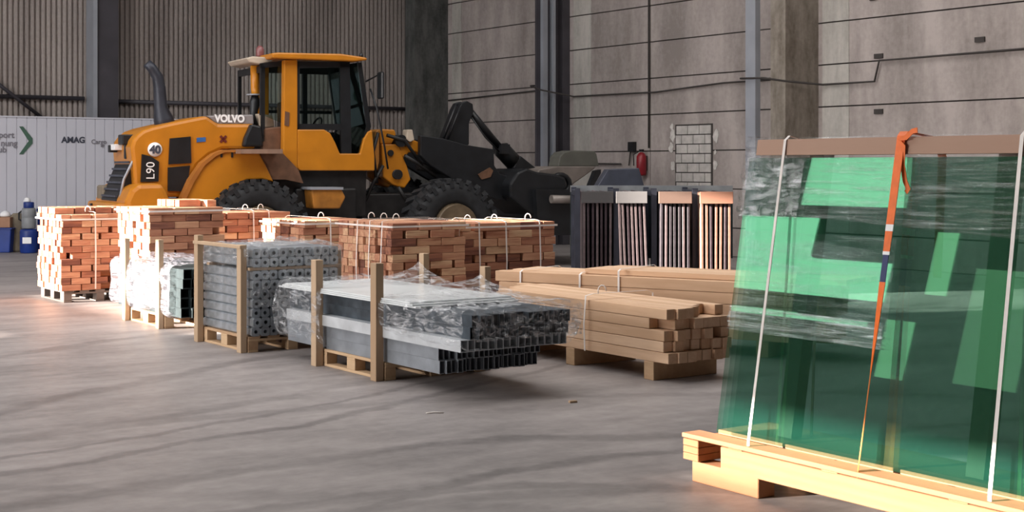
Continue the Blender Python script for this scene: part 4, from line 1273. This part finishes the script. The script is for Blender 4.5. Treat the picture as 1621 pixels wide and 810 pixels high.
# ------------------------------------------------------------------ glass pack
AL = math.radians(9.5)
def glass_pack():
    gu, va, vb = 5.29, 2.6, 5.66
    zb = .262
    # transport frame
    FW = M['frame_wood']
    fr = empty('glass_crate', W(gu - .13, va), TH, 'sunlit timber transport frame carrying the green glass pack', 'crate')
    Lf = vb - va + .13
    MB().box2((0, 0, .232), (.13, Lf, .256), .003).build('top_plank', FW, fr)
    MB().box2((.22, 0, .232), (.62, Lf - .05, .256), .003).build('rear_plank', FW, fr)
    MB().box2((.02, .1, .10), (.12, Lf - .28, .222), .004).build('long_bearer', FW, fr)
    for yy in (.3, 1.35, 2.1, 2.75):
        MB().box2((.02, yy, .222), (.12, yy + .1, .232)).build('spacer', FW, fr)
    MB().box2((.5, .1, .10), (.6, Lf - .28, .228), .004).build('long_bearer', FW, fr)
    for k in range(3):
        MB().box2((.0, Lf - .13, .116 + k * .038), (.6, Lf - .01, .152 + k * .038), .003).build('end_batten', FW, fr)
    MB().box2((.02, Lf - .56, .0), (.14, Lf - .06, .11), .004).build('foot_block', FW, fr)
    MB().box2((.5, Lf - .56, .0), (.62, Lf - .06, .11), .004).build('foot_block', FW, fr)
    for y in (1.0, .1):
        MB().box2((.02, y, .0), (.14, y + .4, .1), .004).build('foot_block', M['rail_wood'], fr)
        MB().box2((.5, y, .0), (.62, y + .4, .1), .004).build('foot_block', M['rail_wood'], fr)
    # leaning back frame
    tilt = Matrix.Rotation(AL, 3, 'Y')
    def lean(x, z): return (x + .0 + z * math.sin(AL), z * math.cos(AL))   # x behind the front plane
    def slab(a, b, y0, y1, z0, z1):
        m = MB(); P = [lean(a, z0), lean(b, z0), lean(b, z1), lean(a, z1)]
        m.prism([(p[0], p[1]) for p in P], y0, y1, 'xz'); return m
    base = W(gu, va, zb)
    for y in (.3, 1.5, 2.7):
        slab(.2, .28, y, y + .1, -.0, 1.55).build('upright', M['rail_wood'], fr, (.13, 0, zb))
    slab(-.03, .2, -.02, vb - va - .08, 1.515, 1.60).build('top_rail', M['rail_wood'], fr, (.13, 0, zb))
    # panes
    for i in range(4):
        x0 = .002 + i * .034
        last = i > 0
        m = slab(x0, x0 + .02, random.uniform(-.02, .02), vb - va - .004 * i, .002 if i % 2 == 0 else .01, 1.50)
        o = m.build('glass_sheet', M['pack_glass'] if i < 1 else M['pack_glass_back'], None, base, TH)
        tag(o, ['front green glass pane of the pack, crossed by the orange strap', 'green glass pane just behind the front pane of the pack'][min(i, 1)] if i < 2 else 'green glass pane, ' + ORD[i] + ' from the front of the leaning pack', 'glass sheet', 'glass sheets of the pack')
    # film on glass
    def sheet(y0, y1, zz, mat, label, off=-.006, wav=.004, name='stretch_film'):
        m = MB(); ny, nz = 40, 14; rows = []
        for i in range(ny + 1):
            y = y0 + (y1 - y0) * i / ny
            za, zc = zz(i / ny)
            row = []
            for j in range(nz + 1):
                z = za + (zc - za) * j / nz
                p = lean(off + wav * noise.noise(Vector((y * 2, z * 25, 1))), z)
                row.append(m.bm.verts.new((p[0], y, p[1])))
            rows.append(row)
        for a, b in zip(rows, rows[1:]):
            for j in range(nz):
                f = m.bm.faces.new((a[j], a[j + 1], b[j + 1], b[j])); f.smooth = True
        if name: tag(m.build(name, mat, None, base, TH), label, 'plastic film')
    H_ = vb - va
    sheet(.3, H_ + .004, lambda f: (1.18 + .03 * f - .1 * (1 - f), 1.61), M['film_glass'], 'streaky clear film across the upper part of the glass pack')
    sheet(H_ - .42, H_ + .006, lambda f: (1.18 + .0 * f, 1.53), M['film_mid'], 'shiny bunched film at the top left corner of the glass pack', -.014, .02)
    sheet(H_ - 1.08, H_ - .02, lambda f: (.56, 1.1), M['film_pale'], 'pale film patch on the middle left of the glass pack', -.004, .002)
    sheet(H_ - 1.06, H_ + .004, lambda f: (.56, .69), M['film_streak'], 'bright gathered lower edge of the pale film on the glass pack', -.012, .012)
    # wrapped end
    m = MB(); rows = []
    for j in range(26):
        z = 1.16 + (1.62 - 1.16) * j / 25
        row = []
        for k in range(16):
            a = k / 15
            x = -.02 + .26 * a
            y = H_ + .015 + .03 * noise.noise(Vector((x * 12, z * 16, 4)))
            p = lean(x, z); row.append(m.bm.verts.new((p[0], y, p[1])))
        rows.append(row)
    for a, b in zip(rows, rows[1:]):
        for k in range(15): m.bm.faces.new((a[k], a[k + 1], b[k + 1], b[k]))
    tag(m.build('stretch_film', M['film_mid'], None, base, TH), 'crumpled film over the upper edge of the glass pack end', 'plastic film')
    # straps
    def strap(y_top, y_bot, w, mat, name, label, cat, xbot=-.10, ztop=1.605):
        Y = W(0, 1) - W(0, 0); pts = []
        top = lean(-.035, ztop)
        for (x, z, nn, yy) in ((xbot, -.03, (-1, 0), y_bot), (xbot, .01, (-1, .2), y_bot), (top[0], top[1] - .01, (-1, .15), y_top), (top[0] + .03, top[1] + .012, (-.3, 1), y_top), (top[0] + .22, top[1] + .008 - .035, (.2, 1), y_top), (top[0] + .27, top[1] - .1, (1, 0), y_top), (.36, -.03, (1, 0), y_bot)):
            pts.append((W(gu + x, va + yy, zb + z), Y, W(nn[0], 0, nn[1]) - W(0, 0)))
        return ribbon(pts, w, name, mat, label, cat, th=.003)
    return base, lean, strap, gu, va, vb, zb
base, lean, strap, gu, va, vb, zb = glass_pack()
def strap_v(px_t, py_t, px_b, py_b):
    """v positions (relative to va) where a strap of given pixel ends sits on the pack"""
    out = []
    for (px, u) in ((px_t, gu + .235), (px_b, gu - .115)):
        k = (px - 810) / F
        v = u * (CU - k * SU) / (SU + k * CU)
        out.append(v - va)
    return out
y1, y2 = strap_v(1244, 245, 1181, 693)
strap(y1, y2, .018, M['string'], 'strapping_band', 'thin white strap near the left end of the glass pack', 'strap')
y1, y2 = strap_v(1619, 330, 1563, 780)
strap(y1, y2, .02, M['string'], 'strapping_band', 'thin white strap at the right edge of the view on the glass pack', 'strap')
def orange_strap():
    y1, y2 = strap_v(1429, 235, 1356, 735)
    r = empty('lashing_strap', (0, 0, 0), 0, 'orange lashing strap with loose tail over the glass pack', 'lashing strap')
    Y = W(0, 1) - W(0, 0)
    t = lean(-.04, 1.605); b = (-.112, -.035)
    def pt(f, dy=0.0): return W(gu + t[0] + (b[0] - t[0]) * f, va + y1 + (y2 - y1) * f + dy, zb + t[1] + (b[1] - t[1]) * f)
    nrm = W(-1, 0, .1) - W(0, 0, 0)
    nu_ = nrm.normalized()
    def seg(f0, f1, w0, w1, mat, name, th=.003, t0=0.0, t1=0.0):
        m = MB(); rows = []
        for i in range(9):
            f = f0 + (f1 - f0) * i / 8; w = w0 + (w1 - w0) * i / 8
            p = pt(f); tw = t0 + (t1 - t0) * i / 8
            wd = Y * math.cos(tw) + nu_ * math.sin(tw); nn = nu_ * math.cos(tw) - Y * math.sin(tw)
            rows.append([m.bm.verts.new(p + wd * w / 2 * sx + nn * th * sn) for sx, sn in ((-1, 0), (1, 0), (1, 1), (-1, 1))])
        for a, c in zip(rows, rows[1:]):
            for k in range(4): m.bm.faces.new((a[k], a[(k + 1) % 4], c[(k + 1) % 4], c[k]))
        m.bm.faces.new(rows[0]); m.bm.faces.new(rows[-1][::-1])
        return m.build(name, mat, r)
    seg(0, .265, .05, .046, M['strap'], 'upper_webbing')
    seg(.265, .285, .046, .046, M['white_paint'], 'white_stitching')
    seg(.285, .345, .044, .04, M['strap'], 'sewn_webbing')
    seg(.345, .355, .042, .042, M['white_paint'], 'white_stitching')
    seg(.355, .435, .034, .034, M['strap_blue'], 'navy_label')
    seg(.435, .70, .036, .04, M['strap'], 'lower_webbing', t0=0, t1=-.8)
    seg(.70, 1.0, .04, .046, M['strap_pale'], 'twisted_webbing', t0=-.8, t1=-.80)
    # over the rail
    m = MB(); rows = []
    for (x, z, nn, dy) in ((t[0], t[1], (-1, .1), 0), (t[0] + .02, t[1] + .02, (-.5, 1), 0), (t[0] + .24, t[1] - .01, (.2, 1), -.02), (t[0] + .28, t[1] - .1, (1, 0), -.02), (t[0] + .24, t[1] - .7, (1, 0), -.02)):
        p = W(gu + x, va + y1 + dy, zb + z); n_ = (W(nn[0], 0, nn[1]) - W(0, 0, 0)).normalized()
        rows.append([m.bm.verts.new(p + Y * .025 * sx + n_ * .003 * sn) for sx, sn in ((-1, 0), (1, 0), (1, 1), (-1, 1))])
    for a, c in zip(rows, rows[1:]):
        for k in range(4): m.bm.faces.new((a[k], a[(k + 1) % 4], c[(k + 1) % 4], c[k]))
    m.build('rail_webbing', M['strap'], r)
    # knot and tail
    p0 = W(gu + t[0] - .012, va + y1, zb + t[1] - .02)
    q = [p0 + Y * a + Vector((0, 0, c)) for a, c in ((-.11, .045), (-.08, .04), (-.04, .01), (.0, .0), (-.025, -.03), (-.02, -.12), (-.035, -.2), (-.055, -.24), (-.04, -.255))]
    m = MB(); rows = []
    for i, p in enumerate(q):
        d = (q[min(i + 1, len(q) - 1)] - q[max(i - 1, 0)]).normalized()
        wdir = d.cross(nrm).normalized()
        rows.append([m.bm.verts.new(p + wdir * .013 * sx + nrm * (.004 + .003 * sn)) for sx, sn in ((-1, 0), (1, 0), (1, 1), (-1, 1))])
    for a, c in zip(rows, rows[1:]):
        for k in range(4): m.bm.faces.new((a[k], a[(k + 1) % 4], c[(k + 1) % 4], c[k]))
    m.bm.faces.new(rows[0]); m.bm.faces.new(rows[-1][::-1])
    m.build('loose_tail', M['strap'], r)
orange_strap()

# small scrap on the floor
tag(MB().box((0, 0, .008), (.06, .03, .016), None, .003).build('wood_scrap', M['stake'], None, (.437, 10.2, 0), .4), 'small yellowish wood scrap lying alone on the floor', 'wood scrap')
tag(MB().tube([(-.06, 0, .006), (0, .02, .006), (.06, -.01, .006)], .005, 5).build('white_string_scrap', M['string'], None, (-.53, 9.75, 0), .2), 'thin white string scrap on the floor before the profile bundle', 'string scrap')
